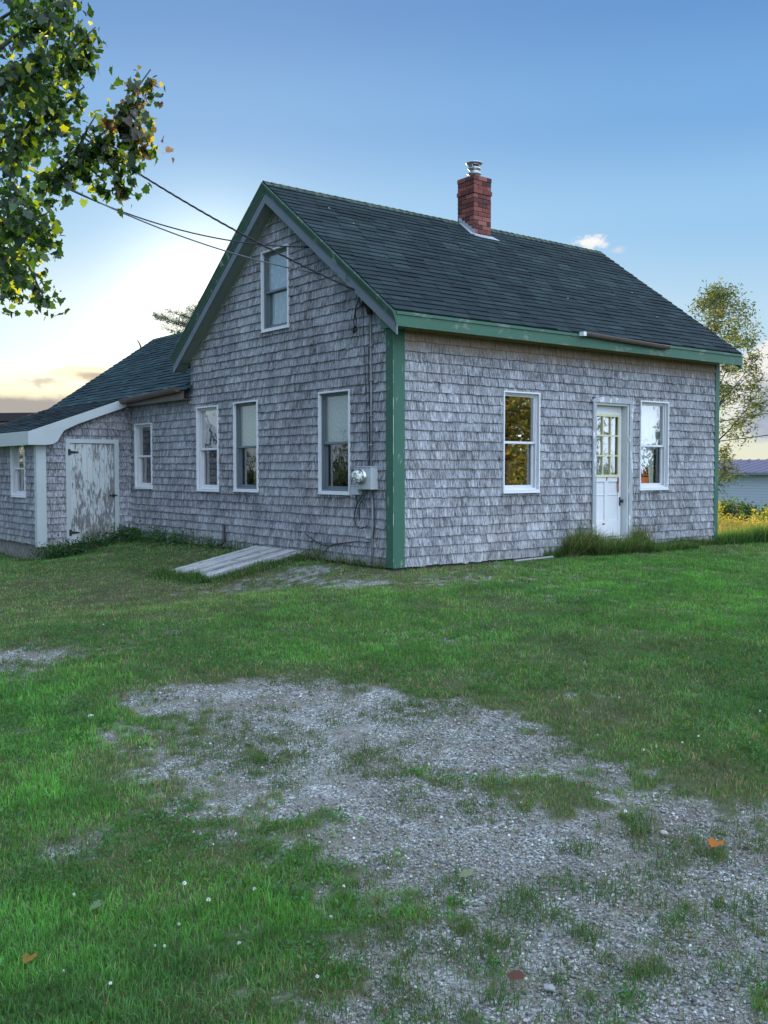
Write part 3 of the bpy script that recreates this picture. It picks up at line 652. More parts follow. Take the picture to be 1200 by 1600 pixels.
# ell eave and gutter
mb = MB(); mb.box(XE-.0, XE+.02, YW-.0, YD-.16, ZEE-.15, ZEE-.012); mb.box(XE+.02, -.0, YW, YD-.03, ZEE-.15, ZEE-.135); hb(mb, 'ell_fascia', 'gutter')
def gutter(P0, P1, outv, r, name, parent, m='gutter', tilt=0):
    P0 = Vector(P0); P1 = Vector(P1); a = (P1-P0).normalized(); o = Vector(outv); up = Vector((0, 0, 1)); mb = MB(); n = 12; c = []
    for th in (0, .004):
        for P in (P0, P1):
            c.append([P+o*(math.cos(math.pi*i/n+tilt)*(r-th))*-1+up*(-math.sin(math.pi*i/n+tilt)*(r-th)) for i in range(n+1)])
    for i in range(n):
        mb.face([c[0][i], c[1][i], c[1][i+1], c[0][i+1]]); mb.face([c[2][i+1], c[3][i+1], c[3][i], c[2][i]])
    for k in (0, n): mb.face([c[0][k], c[2][k], c[3][k], c[1][k]])
    for q in (0, 1): mb.face(c[q][:: (1 if q else -1)])
    lip = [P0+o*r+up*.003, P1+o*r+up*.003]; mb.tube(lip, .007, 6)
    return hb(mb, name, m, parent, smooth=False)
g = gutter((XE-.075, YW+.05, ZEE+.03), (XE-.075, YD-.13, ZEE-.045), (-1, 0, 0), .062, 'gutter', None)
for y in (5.75, 6.5, 7.2): mb = MB(); mb.box(XE-.15, XE, y, y+.02, ZEE+.0+(7.2-y)*.03, ZEE+.006+(7.2-y)*.03); hb(mb, 'gutter_strap', 'conduit', g)
g = gutter((3.0, YE-.046, ZE-.002), (4.89, YE-.046, ZE-.045), (0, -1, 0), .042, 'gutter', fas)
mb = MB(); mb.box(2.95, 3.005, YE-.095, YE-.014, ZE-.046, ZE+.010); hb(mb, 'gutter_end', 'white_clean', g)
# shed eave and rake: deep white boards with a curved foot
mb = MB()
RZ = lambda x: ZSE+SS*(x-XSE)
y0, y1 = YD-.145, YD-.12
top = [(x, RZ(x)-.008) for x in (XSE, -1.2, -.6, -.1)]; bot = [(-.1, RZ(-.1)-.165), (-.6, RZ(-.6)-.165), (-1.05, RZ(-1.05)-.170), (-1.30, RZ(-1.3)-.20), (-1.42, 1.70), (-1.50, 1.655), (-1.60, 1.638), (XSE, 1.636)]
pf = [(x, y0, z) for x, z in top+bot]; pb = [(x, y1, z) for x, z in top+bot]; mb.face(pf[::-1]); mb.face(pb)
for i in range(len(pf)): j = (i+1) % len(pf); mb.face([pf[i], pf[j], pb[j], pb[i]])
mb.hexa([(XSE, y1, RZ(XSE)-.19), (-.1, y1, RZ(-.1)-.165), (-.1, YD-.0, RZ(-.1)-.165), (XSE, YD, RZ(XSE)-.19), (XSE, y1, RZ(XSE)-.17), (-.1, y1, RZ(-.1)-.145), (-.1, YD, RZ(-.1)-.145), (XSE, YD, RZ(XSE)-.17)])
hb(mb, 'shed_rake_board', 'white')
mb = MB(); mb.box(XSE-.024, XSE, YD-.145, YFAR, 1.636, ZSE-.006); mb.box(XSE, XD, YD-.12, YFAR, 1.640, 1.655); hb(mb, 'shed_fascia', 'white')

# windows -------------------------------------------------------------------
def fbox(mb, f, u0, u1, o0, o1, z0, z1, c=.5):
    """box in wall coordinates (u along, o outwards, z up)"""
    mb.hexa([f(u0, o1, z0), f(u1, o1, z0), f(u1, o0, z0), f(u0, o0, z0), f(u0, o1, z1), f(u1, o1, z1), f(u1, o0, z1), f(u0, o0, z1)], c)
def ring(mb, f, u0, u1, z0, z1, wd, o0, o1, wb=None, wt=None):
    wb = wd if wb is None else wb; wt = wd if wt is None else wt
    fbox(mb, f, u0, u0+wd, o0, o1, z0, z1); fbox(mb, f, u1-wd, u1, o0, o1, z0, z1); fbox(mb, f, u0+wd, u1-wd, o0, o1, z0, z0+wb); fbox(mb, f, u0+wd, u1-wd, o0, o1, z1-wt, z1)
def window(key, jamb='white_clean', sash='white_clean', frame='white_clean', up=None, low=None, pane=('pane', 'pane'), label=None, deep=.085, fw=.022):
    f, u0, u1, z0, z1 = WIN[key]
    c = f((u0+u1)/2, 0, z0)
    w_ = bpy.data.objects.new('window', None); COL.objects.link(w_); w_.location = c; w_.parent = house; w_.matrix_parent_inverse = parent_world(house).inverted()
    if label: w_['label'] = label
    mb = MB(); ring(mb, f, u0, u1, z0, z1, fw, -.01, .036, wb=.035); fbox(mb, f, u0-.006, u1+.006, .0, .045, z0-.012, z0); hb(mb, 'frame', frame, w_, bevel=.003)
    mb = MB(); ring(mb, f, u0+.004, u1-.004, z0+.004, z1-.004, .026, -deep-.03, -.012, wb=.04)
    ring(mb, f, u0+.030, u1-.030, z0+.044, z1-.030, .014, -.022, -.0135)
    hb(mb, 'jamb', jamb, w_)
    a, b_, zm = u0+.032, u1-.032, (z0+z1)/2-.005
    mb = MB(); ring(mb, f, a, b_, zm-.016, z1-.032, .032, -.058, -.030); hb(mb, 'upper_sash', sash, w_, bevel=.003)
    mb = MB(); ring(mb, f, a, b_, z0+.046, zm+.014, .034, -.092, -.062, wb=.05); hb(mb, 'lower_sash', sash, w_, bevel=.003)
    mb = MB(); mb.face([f(a+.03, -.045, zm), f(b_-.03, -.045, zm), f(b_-.03, -.045, z1-.06), f(a+.03, -.045, z1-.06)]); hb(mb, 'pane', pane[0], w_)
    mb = MB(); mb.face([f(a+.03, -.078, z0+.09), f(b_-.03, -.078, z0+.09), f(b_-.03, -.078, zm), f(a+.03, -.078, zm)]); hb(mb, 'pane', pane[1], w_)
    for spec, (zz0, zz1) in ((up, (zm, z1-.03)), (low, (z0+.05, zm+.01))):
        if spec:
            m_, ua, ub, za, zb = spec; U0 = u0+(u1-u0)*ua; U1 = u0+(u1-u0)*ub; Z0 = zz0+(zz1-zz0)*za; Z1 = zz0+(zz1-zz0)*zb
            mb = MB(); n = 24; o = -.150 if m_ == 'sheet' else -.105
            wav = (lambda s: .010*math.sin(s*23+key.__hash__() % 7)) if m_ in ('lace', 'sheet') else (lambda s: 0)
            if m_ == 'ripple':                      # origin inside the pane so that the rings centre there
                cu, cz = (U0+U1)/2+.04, (Z0+Z1)/2; me = MB(); base_ = Vector(f(cu, o, cz))
                for i in range(n):
                    s, e = U0+(U1-U0)*i/n, U0+(U1-U0)*(i+1)/n; me.face([Vector(f(s, o, Z0))-base_, Vector(f(e, o, Z0))-base_, Vector(f(e, o, Z1))-base_, Vector(f(s, o, Z1))-base_])
                ob = me.build('shade', M['ripple']); ob.location = base_; ob.parent = w_; ob.matrix_parent_inverse = parent_world(w_).inverted()  # sheet added behind the glass to carry the painted reflection
            else:
                for i in range(n):
                    s, e = U0+(U1-U0)*i/n, U0+(U1-U0)*(i+1)/n; mb.face([f(s, o+wav(s), Z0), f(e, o+wav(e), Z0), f(e, o+wav(e), Z1), f(s, o+wav(s), Z1)])
                hb(mb, 'curtain' if m_ != 'blue_shade' else 'shade', m_, w_)
    return w_
window('A', pane=('pane_strong', 'pane_strong'), label='white window reflecting golden trees, left of the door')
wB = window('B', up=('sheet', 0, 1, 0, 1), low=('sheet', 0, .80, 0, 1), label='white window with pale curtain and orange sign, right of the door')
window('L1', 'grey_jamb', 'grey_jamb', up=('ripple', 0, 1, 0, 1), label='window with rippled green shade beside the electric meter')
window('L2', 'grey_jamb', 'grey_jamb', up=('ripple', 0, 1, 0, 1))
window('L3', pane=('pane_film', 'pane'), label='white window with wavy plastic film in its upper sash')
window('L4', label='narrow white window of the low ell beside the shed door')
window('LA', 'grey_jamb', 'grey_jamb', up=('blue_shade', 0, 1, 0, 1), low=('blue_shade', 0, 1, 0, 1), label='attic window with pale blue shade high in the gable')
window('S', pane=('pane_strong', 'pane'), label='small window in the side wall of the shed')

# front door ----------------------------------------------------------------
f = fR
def part_empty(name, loc, label=None):
    o = bpy.data.objects.new(name, None); COL.objects.link(o); o.location = loc; o.parent = house; o.matrix_parent_inverse = parent_world(house).inverted()
    if label: o['label'] = label
    return o
D0, D1 = 3.745, 4.40
dr = part_empty('front_door', (4.1, 0, .2), 'white door with nine cream-edged panes and rust streaks')
mb = MB()
OFF0, OFF1 = -.120, -.080
GL = (3.80, 4.335, 1.11, 1.995)
fbox(mb, f, D0, GL[0], OFF0, OFF1, .21, 2.15); fbox(mb, f, GL[1], D1, OFF0, OFF1, .21, 2.15); fbox(mb, f, GL[0], GL[1], OFF0, OFF1, GL[3], 2.15)
fbox(mb, f, GL[0], GL[1], OFF0, OFF1, 1.02, GL[2]); fbox(mb, f, GL[0], GL[1], OFF0, OFF1, .21, .45); fbox(mb, f, 4.03, 4.105, OFF0, OFF1, .45, 1.02)
fbox(mb, f, GL[0], 4.03, OFF0, OFF1-.016, .45, 1.02); fbox(mb, f, 4.105, GL[1], OFF0, OFF1-.016, .45, 1.02)
fbox(mb, f, GL[0], 4.03, OFF0, OFF1-.008, .82, .835); fbox(mb, f, 4.105, GL[1], OFF0, OFF1-.008, .82, .835)
hb(mb, 'door_leaf', 'white_clean', dr, bevel=.003)
mb = MB(); ring(mb, f, GL[0]-.012, GL[1]+.012, GL[2]-.02, GL[3]+.02, .036, OFF1, OFF1+.014)
for k in (1, 2):
    u = GL[0]+(GL[1]-GL[0])*k/3; fbox(mb, f, u-.010, u+.010, OFF1-.02, OFF1+.006, GL[2]+.016, GL[3]-.016)
    z = GL[2]+(GL[3]-GL[2])*k/3; fbox(mb, f, GL[0]+.024, GL[1]-.024, OFF1-.02, OFF1+.0075, z-.010, z+.010)
hb(mb, 'glazing_bars', 'cream', dr)
mb = MB(); mb.face([f(GL[0], OFF1-.015, GL[2]), f(GL[1], OFF1-.015, GL[2]), f(GL[1], OFF1-.015, GL[3]), f(GL[0], OFF1-.015, GL[3])]); hb(mb, 'pane', 'pane', dr)
mb = MB(); n = 40
for i in range(n):
    s, e = GL[0]+(GL[1]-GL[0])*i/n, GL[0]+(GL[1]-GL[0])*(i+1)/n; q = lambda s: -.15+.011*math.sin(s*44)
    mb.face([f(s, q(s), GL[2]), f(e, q(e), GL[2]), f(e, q(e), GL[3]), f(s, q(s), GL[3])])
hb(mb, 'curtain', 'lace', dr)
mb = MB()
mb.face([f(4.055, OFF1+.001, GL[2]-.02), f(4.06, OFF1+.001, GL[2]-.06), f(4.075, OFF1+.001, GL[2]-.08), f(4.085, OFF1+.001, GL[2]-.05), f(4.10, OFF1+.001, GL[2]-.02)])
hb(mb, 'rust_stain', 'rust', dr); mb = MB(); mb.face([f(4.315, OFF1+.001, GL[2]-.03), f(4.32, OFF1+.001, .90), f(4.325, OFF1+.001, .86), f(4.35, OFF1+.001, .87), f(4.352, OFF1+.001, GL[2]-.03)])
hb(mb, 'rust_stain', 'rust', dr); mb = MB(); mb.face([f(3.97, OFF1+.001, .40), f(3.99, OFF1+.001, .385), f(4.04, OFF1+.001, .39), f(4.05, OFF1+.001, .405), f(4.0, OFF1+.001, .415)]); hb(mb, 'rust_stain', 'rust', dr)

mb = MB(); mb.lathe(f(4.375, OFF1, .735), [(.0, .06), (.022, .055), (.028, .045), (.024, .032), (.010, .025), (.010, .0)], 14, axis=Vector((0, -1, 0))); mb.box(4.36, 4.39, .076, .080, .66, .79); hb(mb, 'door_knob', 'dark_metal', dr, smooth=True)
fr_ = MB()
ring(fr_, f, 3.665, 4.485, .16, 2.20, .062, -.13, .018, wb=.04)           # deep white jambs
fbox(fr_, f, 3.727, D0, -.18, -.1, .2, 2.16); fbox(fr_, f, D1, 4.423, -.18, -.1, .2, 2.16)
hb(fr_, 'door_frame', 'white_worn', dr, bevel=.003)
mb = MB()                                                        # outer casing with shaped head
fbox(mb, f, 3.625, 3.70, .012, .040, .12, 2.17); fbox(mb, f, 4.45, 4.525, .012, .040, .12, 2.17)
hd = [(3.60, 2.17), (4.55, 2.17), (4.55, 2.20), (4.47, 2.235), (4.35, 2.25), (3.8, 2.25), (3.68, 2.235), (3.60, 2.20)]
a = [f(u, .046, z) for u, z in hd]; c_ = [f(u, .012, z) for u, z in hd]; mb.face(a); mb.face(c_[::-1])
for i in range(len(hd)): j = (i+1) % len(hd); mb.face([a[i], c_[i], c_[j], a[j]])
hb(mb, 'casing', 'casing_grey', dr)
mb = MB(); fbox(mb, f, 3.61, 4.54, -.02, .075, .105, .16); hb(mb, 'threshold', 'white_worn', dr, bevel=.004)

# shed door -----------------------------------------------------------------
sd = part_empty('shed_door', (-.75, YD, -.1), 'plank shed door with grey-white peeling paint')
mb = MB(); rr = random.Random(3); x = -1.15
while x < -.352:
    x1 = min(x+rr.uniform(.09, .13), -.350); t = rr.random(); fbox(mb, fD, x, x1-.004, -.02, .010+rr.uniform(0, .003), -.085, 1.672, t); x = x1
hb(mb, 'planks', 'shed_door', sd)
mb = MB(); fbox(mb, fD, -1.236, -1.155, -.01, .03, -.12, 1.68); fbox(mb, fD, -.345, -.262, -.01, .03, -.12, 1.68); fbox(mb, fD, -1.236, -.262, -.01, .032, 1.68, 1.753); hb(mb, 'door_frame', 'white', sd, bevel=.002)
for z in (1.52, .10):
    mb = MB(); fbox(mb, fD, -1.195, -1.160, .031, .036, z-.055, z+.055)
    p = [(-1.155, z+.028), (-1.00, z+.008), (-1.00, z-.008), (-1.155, z-.028)]; a = [fD(u, .024, q) for u, q in p]; b_ = [fD(u, .018, q) for u, q in p]; mb.face(a[::-1]); mb.face(b_)
    for i in range(4): mb.face([a[i], a[(i+1) % 4], b_[(i+1) % 4], b_[i]])
    mb.tube([fD(-1.157, .034, z-.05), fD(-1.157, .034, z+.05)], .008, 8); hb(mb, 'hinge', 'dark_metal', sd)
mb = MB(); fbox(mb, fD, -.45, -.31, .034, .044, .735, .76); fbox(mb, fD, -.385, -.355, .014, .034, .72, .775); hb(mb, 'latch', 'dark_metal', sd)

# chimney -------------------------------------------------------------------
ch = part_empty('chimney', (3.61, 2.45, 4.9))
CX0, CX1, CY0, CY1 = 3.421, 3.801, 2.256, 2.64
mb = MB(); mb.box(CX0+.012, CX1-.012, CY0+.012, CY1-.012, 4.6, 5.86); hb(mb, 'core', 'mortar', ch)
mb = MB(); rr = random.Random(9); z = 4.70; k = 0; bh = .062
while z < 5.86:
    ex = .012 if (k in (17,) or k in (13,)) else 0.
    if z > 5.77: ex = .006
    h = bh
    off = 0 if k % 2 else .5
    for side in range(4):
        Ls = (CX1-CX0 if side % 2 == 0 else CY1-CY0)+2*ex; nb = 2; bl = (Ls-.0)/2
        a = -off*bl*.5
        cuts = [0, bl*.5, bl*1.5, Ls] if off else [0, bl, Ls]
        if side % 2: cuts = [0, bl, Ls] if off else [0, bl*.5, bl*1.5, Ls]
        for s, e in zip(cuts, cuts[1:]):
            s += .004; e -= .004; t = rr.random(); pr = rr.uniform(-.001, .003)+ex
            if side == 0: mb.box(CX0-ex+s, CX0-ex+e, CY0-pr, CY0+.03, z, z+h, t)
            elif side == 1: mb.box(CX1-.03, CX1+pr, CY0-ex+s, CY0-ex+e, z, z+h, t)
            elif side == 2: mb.box(CX0-ex+s, CX0-ex+e, CY1-.03, CY1+pr, z+.0005, z+h-.0005, t)
            else: mb.box(CX0-pr, CX0+.03, CY0-ex+s, CY0-ex+e, z+.0007, z+h-.0007, t)
    z += h+.008; k += 1
hb(mb, 'bricks', 'brick', ch)
mb = MB(); mb.hexa([(CX0+.0, CY0, z-.003), (CX1, CY0, z-.003), (CX1, CY1, z-.003), (CX0, CY1, z-.003), (CX0+.08, CY0+.08, z+.03), (CX1-.08, CY0+.08, z+.03), (CX1-.08, CY1-.08, z+.03), (CX0+.08, CY1-.08, z+.03)]); hb(mb, 'crown', 'mortar', ch)
cap = MB(); c0 = ((CX0+CX1)/2-.03, (CY0+CY1)/2-.03, z)
cap.lathe(c0, [(.085, .0), (.085, .05), (.105, .055), (.115, .07), (.105, .085), (.075, .09), (.075, .13), (.10, .135), (.108, .15), (.10, .165), (.085, .17), (.085, .175)], 24)
for an in range(4): 
    x, y = c0[0]+.088*math.cos(an*1.57+.5), c0[1]+.088*math.sin(an*1.57+.5); cap.box(x-.008, x+.008, y-.003, y+.003, z+.15, z+.235)
cap.lathe(c0, [(.0, .18), (.10, .205), (.135, .232), (.137, .240), (.115, .252), (.06, .262), (.0, .266)], 24)
hb(cap, 'flue_cap', 'zinc', ch, smooth=True)
fla = MB()
for k in range(5):
    y = CY0-.03+k*.075; zr = ZR-SL*(YR-y); fla.hexa([(CX0-.012, y, zr-.02), (CX0-.008, y, zr-.02), (CX0-.008, y+.072, zr+.03), (CX0-.012, y+.072, zr+.03), (CX0-.012, y, zr+.10), (CX0-.008, y, zr+.10), (CX0-.008, y+.072, zr+.12), (CX0-.012, y+.072, zr+.12)])
zr = lambda y: ZR-SL*(YR-y)+.022
fla.hexa([(CX0-.05, CY0-.09, zr(CY0-.09)-.006), (CX1+.09, CY0-.11, zr(CY0-.11)-.006), (CX1+.02, CY0+.01, zr(CY0)-.006), (CX0-.02, CY0+.01, zr(CY0)-.006), (CX0-.05, CY0-.09, zr(CY0-.09)), (CX1+.09, CY0-.11, zr(CY0-.11)), (CX1+.02, CY0+.01, zr(CY0)+.004), (CX0-.02, CY0+.01, zr(CY0)+.004)])
fla.hexa([(CX0-.10, CY0-.03, zr(CY0-.03)-.007), (CX0-.0, CY0-.06, zr(CY0-.06)-.007), (CX0, CY1-.1, zr(CY1-.1)-.007), (CX0-.07, CY1-.1, zr(CY1-.1)-.007), (CX0-.10, CY0-.03, zr(CY0-.03)-.001), (CX0-.0, CY0-.06, zr(CY0-.06)-.001), (CX0, CY1-.1, zr(CY1-.1)-.001), (CX0-.07, CY1-.1, zr(CY1-.1)-.001)])
hb(fla, 'flashing', 'flash', ch)

# electric service on the gable wall ----------------------------------------
me_ = part_empty('electric_meter', (0, .45, 1.0), 'grey electric meter box with glass dial and conduit')
mb = MB(); fbox(mb, fL, .295, .585, .012, .125, .955, 1.235); fbox(mb, fL, .287, .593, .012, .135, 1.228, 1.240); hb(mb, 'meter_box', 'meter', me_, bevel=.006)
mb = MB(); mb.lathe(fL(.475, .12, 1.115), [(.098, .0), (.098, .03), (.088, .034), (.088, .05)], 28, axis=Vector((-1, 0, 0))); hb(mb, 'meter_collar', 'zinc', me_, smooth=True)
mb = MB(); mb.lathe(fL(.475, .17, 1.115), [(.080, .0), (.080, .055), (.070, .075), (.045, .086), (.0, .09)], 28, axis=Vector((-1, 0, 0)))
M['dial'] = mat('meter_glass', lambda t: prin(t, t.mix(t.sstep(t.noise(posn(t), 34, 2), .45, .55), (.20, .22, .21), (.72, .74, .66)), .08, spec=.9))
hb(mb, 'meter_dial', 'dial', me_, smooth=True)
mb = MB(); fbox(mb, fL, .615, .775, .012, .085, .885, 1.0); fbox(mb, fL, .610, .780, .012, .092, .995, 1.004); hb(mb, 'junction_box', 'meter', me_, bevel=.004)
mb = MB(); mb.tube([fL(.405, .035, 1.235), fL(.405, .035, 2.1), fL(.415, .035, 3.0), fL(.42, .04, 3.16)], .013, 10)
for z in (1.5, 1.86, 2.3, 2.72): fbox(mb, fL, .385, .43, .012, .052, z, z+.018)
mb.tube([fL(.38, .035, .96), fL(.38, .035, .5), fL(.38, .04, .03)], .014, 10); hb(mb, 'conduit', 'conduit', me_, smooth=True)
mb = MB(); mb.tube([fL(.42, .045, 3.12), fL(.42, .06, 3.2), fL(.43, .12, 3.26), fL(.46, .16, 3.22)], [.035, .04, .036, .03], 10); hb(mb, 'weatherhead', 'dark_metal', me_, smooth=True)
mb = MB()
def squig(pts, r=.006, n=6):
    r *= .72
    q = []; P = [Vector(p) for p in pts]
    for i in range(len(P)-1):
        a, b1, c1, d1 = P[max(i-1, 0)], P[i], P[i+1], P[min(i+2, len(P)-1)]
        for k in range(5):
            t = k/5; q.append(.5*((2*b1)+(c1-a)*t+(2*a-5*b1+4*c1-d1)*t*t+(-a+3*b1-3*c1+d1)*t**3))
    q.append(P[-1]); mb.tube([tuple(x) for x in q], r, n)
squig([fL(.46, .15, 3.22), fL(.50, .2, 3.15), fL(.60, .12, 3.05), fL(.66, .08, 2.98), fL(.70, .08, 3.04), fL(.66, .1, 3.12), fL(.56, .15, 3.22), fL(.46, .14, 3.36)], .011)
squig([fL(.42, .15, 3.22), fL(.36, .2, 3.28), fL(.33, .2, 3.40), fL(.38, .15, 3.45), fL(.42, .1, 3.35)], .009)
squig([fL(.48, .15, 3.22), fL(.40, .22, 3.35), fL(.42, .18, 3.44), fL(.47, .12, 3.36)], .008)
squig([fL(.62, .09, 2.95), fL(.70, .09, 2.92), fL(.66, .1, 3.0)], .018)
squig([fL(.46, .02, 3.2), fL(.465, .025, 2.5), fL(.455, .025, 1.9), fL(.46, .025, 1.25)], .008)
squig([fL(.60, .03, 3.5), fL(.57, .025, 2.9), fL(.52, .025, 2.0), fL(.49, .02, 1.25)], .005)
squig([fL(.50, .05, .96), fL(.55, .07, .88), fL(.66, .06, .78), fL(.74, .05, .65), fL(.72, .05, .52), fL(.62, .05, .46), fL(.48, .04, .50)], .008)
squig([fL(.46, .05, .96), fL(.50, .08, .85), fL(.58, .07, .78), fL(.64, .05, .74), fL(.63, .05, .56)], .008)
squig([fL(.70, .05, .89), fL(.69, .05, .80), fL(.71, .05, .7)], .007)
squig([fL(.36, .05, .95), fL(.33, .04, .7), fL(.34, .04, .45), fL(.42, .035, .30), fL(.7, .03, .29), fL(1.1, .03, .24), fL(1.5, .03, .20), fL(1.9, .03, .33)], .008)
squig([fL(1.15, .03, .22), fL(1.35, .03, .18), fL(1.5, .03, .05)], .006)
hb(mb, 'wires', 'cable', me_, smooth=True)
mb = MB(); mb.tube([fL(4.17, .05, .36), fL(4.17, .05, .10), fL(4.17, .09, .06), fL(4.17, .16, .05)], [.022, .022, .024, .026], 10); hb(mb, 'drain_pipe', 'dark_metal', smooth=True)

# sign in the right-hand window
sg_ = empty('window_sign', (4.87, .12, .95), 'small orange and black sign standing inside the window right of the door', 'sign')
mb = MB(); mb.box(4.810, 5.130, .112, .116, .955, 1.245); mb.build('sign_border', M['cream_card'], sg_)
mb = MB(); mb.hexa([(4.81, .108, .985), (5.115, .108, .985), (5.115, .1115, .985), (4.81, .1115, .985), (4.81, .108, 1.235), (5.085, .108, 1.235), (5.085, .1115, 1.235), (4.81, .1115, 1.235)]); mb.build('sign_board', M['black'], sg_)
mb = MB(); mb.box(4.820, 5.095, .1065, .1075, .995, 1.085); mb.build('number_box', M['orange'], sg_)
cu = bpy.data.curves.new('sign_text', 'FONT'); cu.body = 'SALE'; cu.size = .155; cu.align_x = 'RIGHT'; cu.space_character = 1.0; cu.extrude = .0005
to = bpy.data.objects.new('tmp', cu); COL.objects.link(to); dg = bpy.context.evaluated_depsgraph_get(); tm = bpy.data.meshes.new_from_object(to.evaluated_get(dg)); bpy.data.objects.remove(to)
tm.transform(Matrix.Translation((5.085, .1065, 1.11)) @ Matrix.Rotation(math.pi/2, 4, 'X') @ Matrix.Diagonal((.82, 1, 1, 1)))
tm.materials.clear(); tm.materials.append(M['orange']); lo = bpy.data.objects.new('lettering', tm); COL.objects.link(lo); lo.parent = sg_; lo.matrix_parent_inverse = parent_world(sg_).inverted()

# ------------------------------------------------------------------ things by the house
bk = empty('cellar_hatch', (-1.0, 2.1, hgt(-1, 2.1)), 'sloping weathered plank hatch leaning from the grass to the gable wall', 'hatch')
rr = random.Random(12)
A0, A1, B0, B1 = Vector((-.03, 3.24, .085)), Vector((-.03, 1.90, .09)), Vector((-1.72, 3.06, -.215)), Vector((-1.55, 1.93, -.215))
mb = MB(); n = 12
for k in range(n):
    s0, s1 = k/n, (k+.975)/n; ex = rr.uniform(-.03, .03); dz = Vector((0, 0, rr.uniform(0, .003))); t = rr.random()
    p = [B0.lerp(B1, s0), B0.lerp(B1, s1), A0.lerp(A1, s1), A0.lerp(A1, s0)]; p[0] = p[0]+(p[0]-p[3]).normalized()*ex; p[1] = p[1]+(p[1]-p[2]).normalized()*ex
    mb.hexa([tuple(q-Vector((0, 0, .03))+dz) for q in (p[0], p[1], p[2], p[3])]+[tuple(q+dz) for q in (p[0], p[1], p[2], p[3])], .35+.3*t)
mb.build('planks', M['plank'], bk)
for a, b in ((B1, A1), (B0, A0)):
    mb = MB(); d = Vector((0, 0, .034)); mb.hexa([tuple(a-d-Vector((0, 0, .14))), tuple(a-d+Vector((0, .04, -.14))), tuple(b-d+Vector((0, .04, -.2))), tuple(b-d-Vector((0, 0, .2))), tuple(a-d), tuple(a-d+Vector((0, .04, 0))), tuple(b-d+Vector((0, .04, 0))), tuple(b-d)]); mb.build('side_board', M['plank'], bk)
st = empty('wooden_step', (5.2, -.25, hgt(5.2, -.25)), 'low weathered wooden step half hidden in tall grass right of the door', 'step')
mb = MB(); mb.box(4.72, 5.50, -.36, -.035, -.01, .025); mb.build('tread', M['plank'], st)
mb = MB(); mb.box(4.74, 5.48, -.34, -.05, -.2, -.0105); mb.build('box', M['plank'], st)
st = empty('door_slab', (4.05, -.3, hgt(4, -.3)), 'narrow worn doorstep under the white front door', 'doorstep')
mb = MB(); mb.box(3.62, 4.5, -.26, -.08, -.2, .07, .2); mb.build('slab', M['concrete'], st, bevel=.01)
lo_ = MB(); lo_.tube([(1.9, -.16, hgt(1.9, -.16)+.02), (2.7, -.12, hgt(2.7, -.12)+.03)], .018, 7, .7); o = lo_.build('loose_board', M['conduit']); tag(o, 'loose grey board lying in the grass at the foot of the front wall', 'board')

# ------------------------------------------------------------------ service wires
def cable(name, A, B, sag, r, label, m='cable', twist=0, group=None):
    A = Vector(A); B = Vector(B); n = 60; pts = []
    for i in range(n+1):
        t = i/n; p = A.lerp(B, t); p.z -= 4*sag*t*(1-t); pts.append(p)
    mb = MB()
    if twist:
        m_ = n*10
        for ph in (0, 2.09, 4.19):
            q = []
            for i in range(m_+1):
                t = i/m_; p = A.lerp(B, t); p.z -= 4*sag*t*(1-t); an = t*twist*6.283+ph; q.append(p+Vector((0, math.cos(an), math.sin(an)))*r*.9)
            mb.tube(q, r*.8, 5)
    else: mb.tube(pts, r, 6)
    o = mb.build(name, M[m], smooth=True); return tag(o, label, 'cable', group)
PB = (-8.0, 5.1)
cable('service_cable', (-.1, .42, 3.35), (*PB, 10.1), .75, .008, 'thick twisted black cable running from the weatherhead up past the maple', twist=34)
cable('phone_wire', (-.02, 1.702, 4.174), (*PB, 9.4), 1.45, .009, 'thin wire reaching the gable wall beside the attic window')
cable('phone_wire', (-.02, 1.582, 3.80), (*PB, 8.75), .95, .009, 'thin wire reaching the gable below the thick cable', 'cable_grey')
up_ = empty('utility_pole', (*PB, hgt(*PB)), 'tall brown wooden utility pole carrying the house cables beyond the maple', 'pole')
mb = MB(); mb.tube([(*PB, hgt(*PB)-.3), (*PB, 5), (*PB, 10.8)], [.15, .13, .10], 14); mb.build('post', M['pole'], up_, smooth=True)
mb = MB(); mb.box(PB[0]-.9, PB[0]+.9, PB[1]-.17, PB[1]-.08, 10.2, 10.3); mb.build('crossarm', M['pole'], up_)

# ------------------------------------------------------------------ leaves, grass
def rots(n, rng, droop=0., spin=None):
    """random frames: returns three (n,3) axes; y axis = leaf length direction"""
    y = rng.normal(size=(n, 3)); y[:, 2] = y[:, 2]*.6-droop; y /= np.linalg.norm(y, axis=1)[:, None]
    x = np.cross(y, rng.normal(size=(n, 3))); x /= np.linalg.norm(x, axis=1)[:, None]+1e-9
    return x, y, np.cross(x, y)
def leaf_mesh(name, P, size, col, tmpl, rng, m, parent=None, droop=.4):
    n = len(P); x, y, z = rots(n, rng, droop); T = np.array(tmpl, float); k = len(T); s = size[:, None, None]
    bend = rng.uniform(-.1, .6, n)[:, None]; fold = rng.uniform(.05, .7, n)[:, None]
    zz = -bend*T[None, :, 1]**2+fold*np.abs(T[None, :, 0])
    V = P[:, None]+s*(x[:, None]*T[None, :, 0, None]+y[:, None]*T[None, :, 1, None]+z[:, None]*zz[..., None])
    return np_mesh(name, V.reshape(-1, 3), np.arange(n*k), k, M[m], np.repeat(col, k, axis=0), parent)
h_ = [(.05, .0), (.22, -.06), (.42, -.09), (.40, .12), (.56, .33), (.42, .37), (.34, .50), (.31, .68), (.15, .74)]
MAPLE = [(0, 0)]+h_+[(0, 1.0)]+[(-a, b) for a, b in h_[::-1]]
OVAL = [(0, 0), (.22, .3), (.24, .6), (0, 1), (-.24, .6), (-.22, .3)]
SLIM = [(0, 0), (.16, .4), (0, 1), (-.16, .4)]
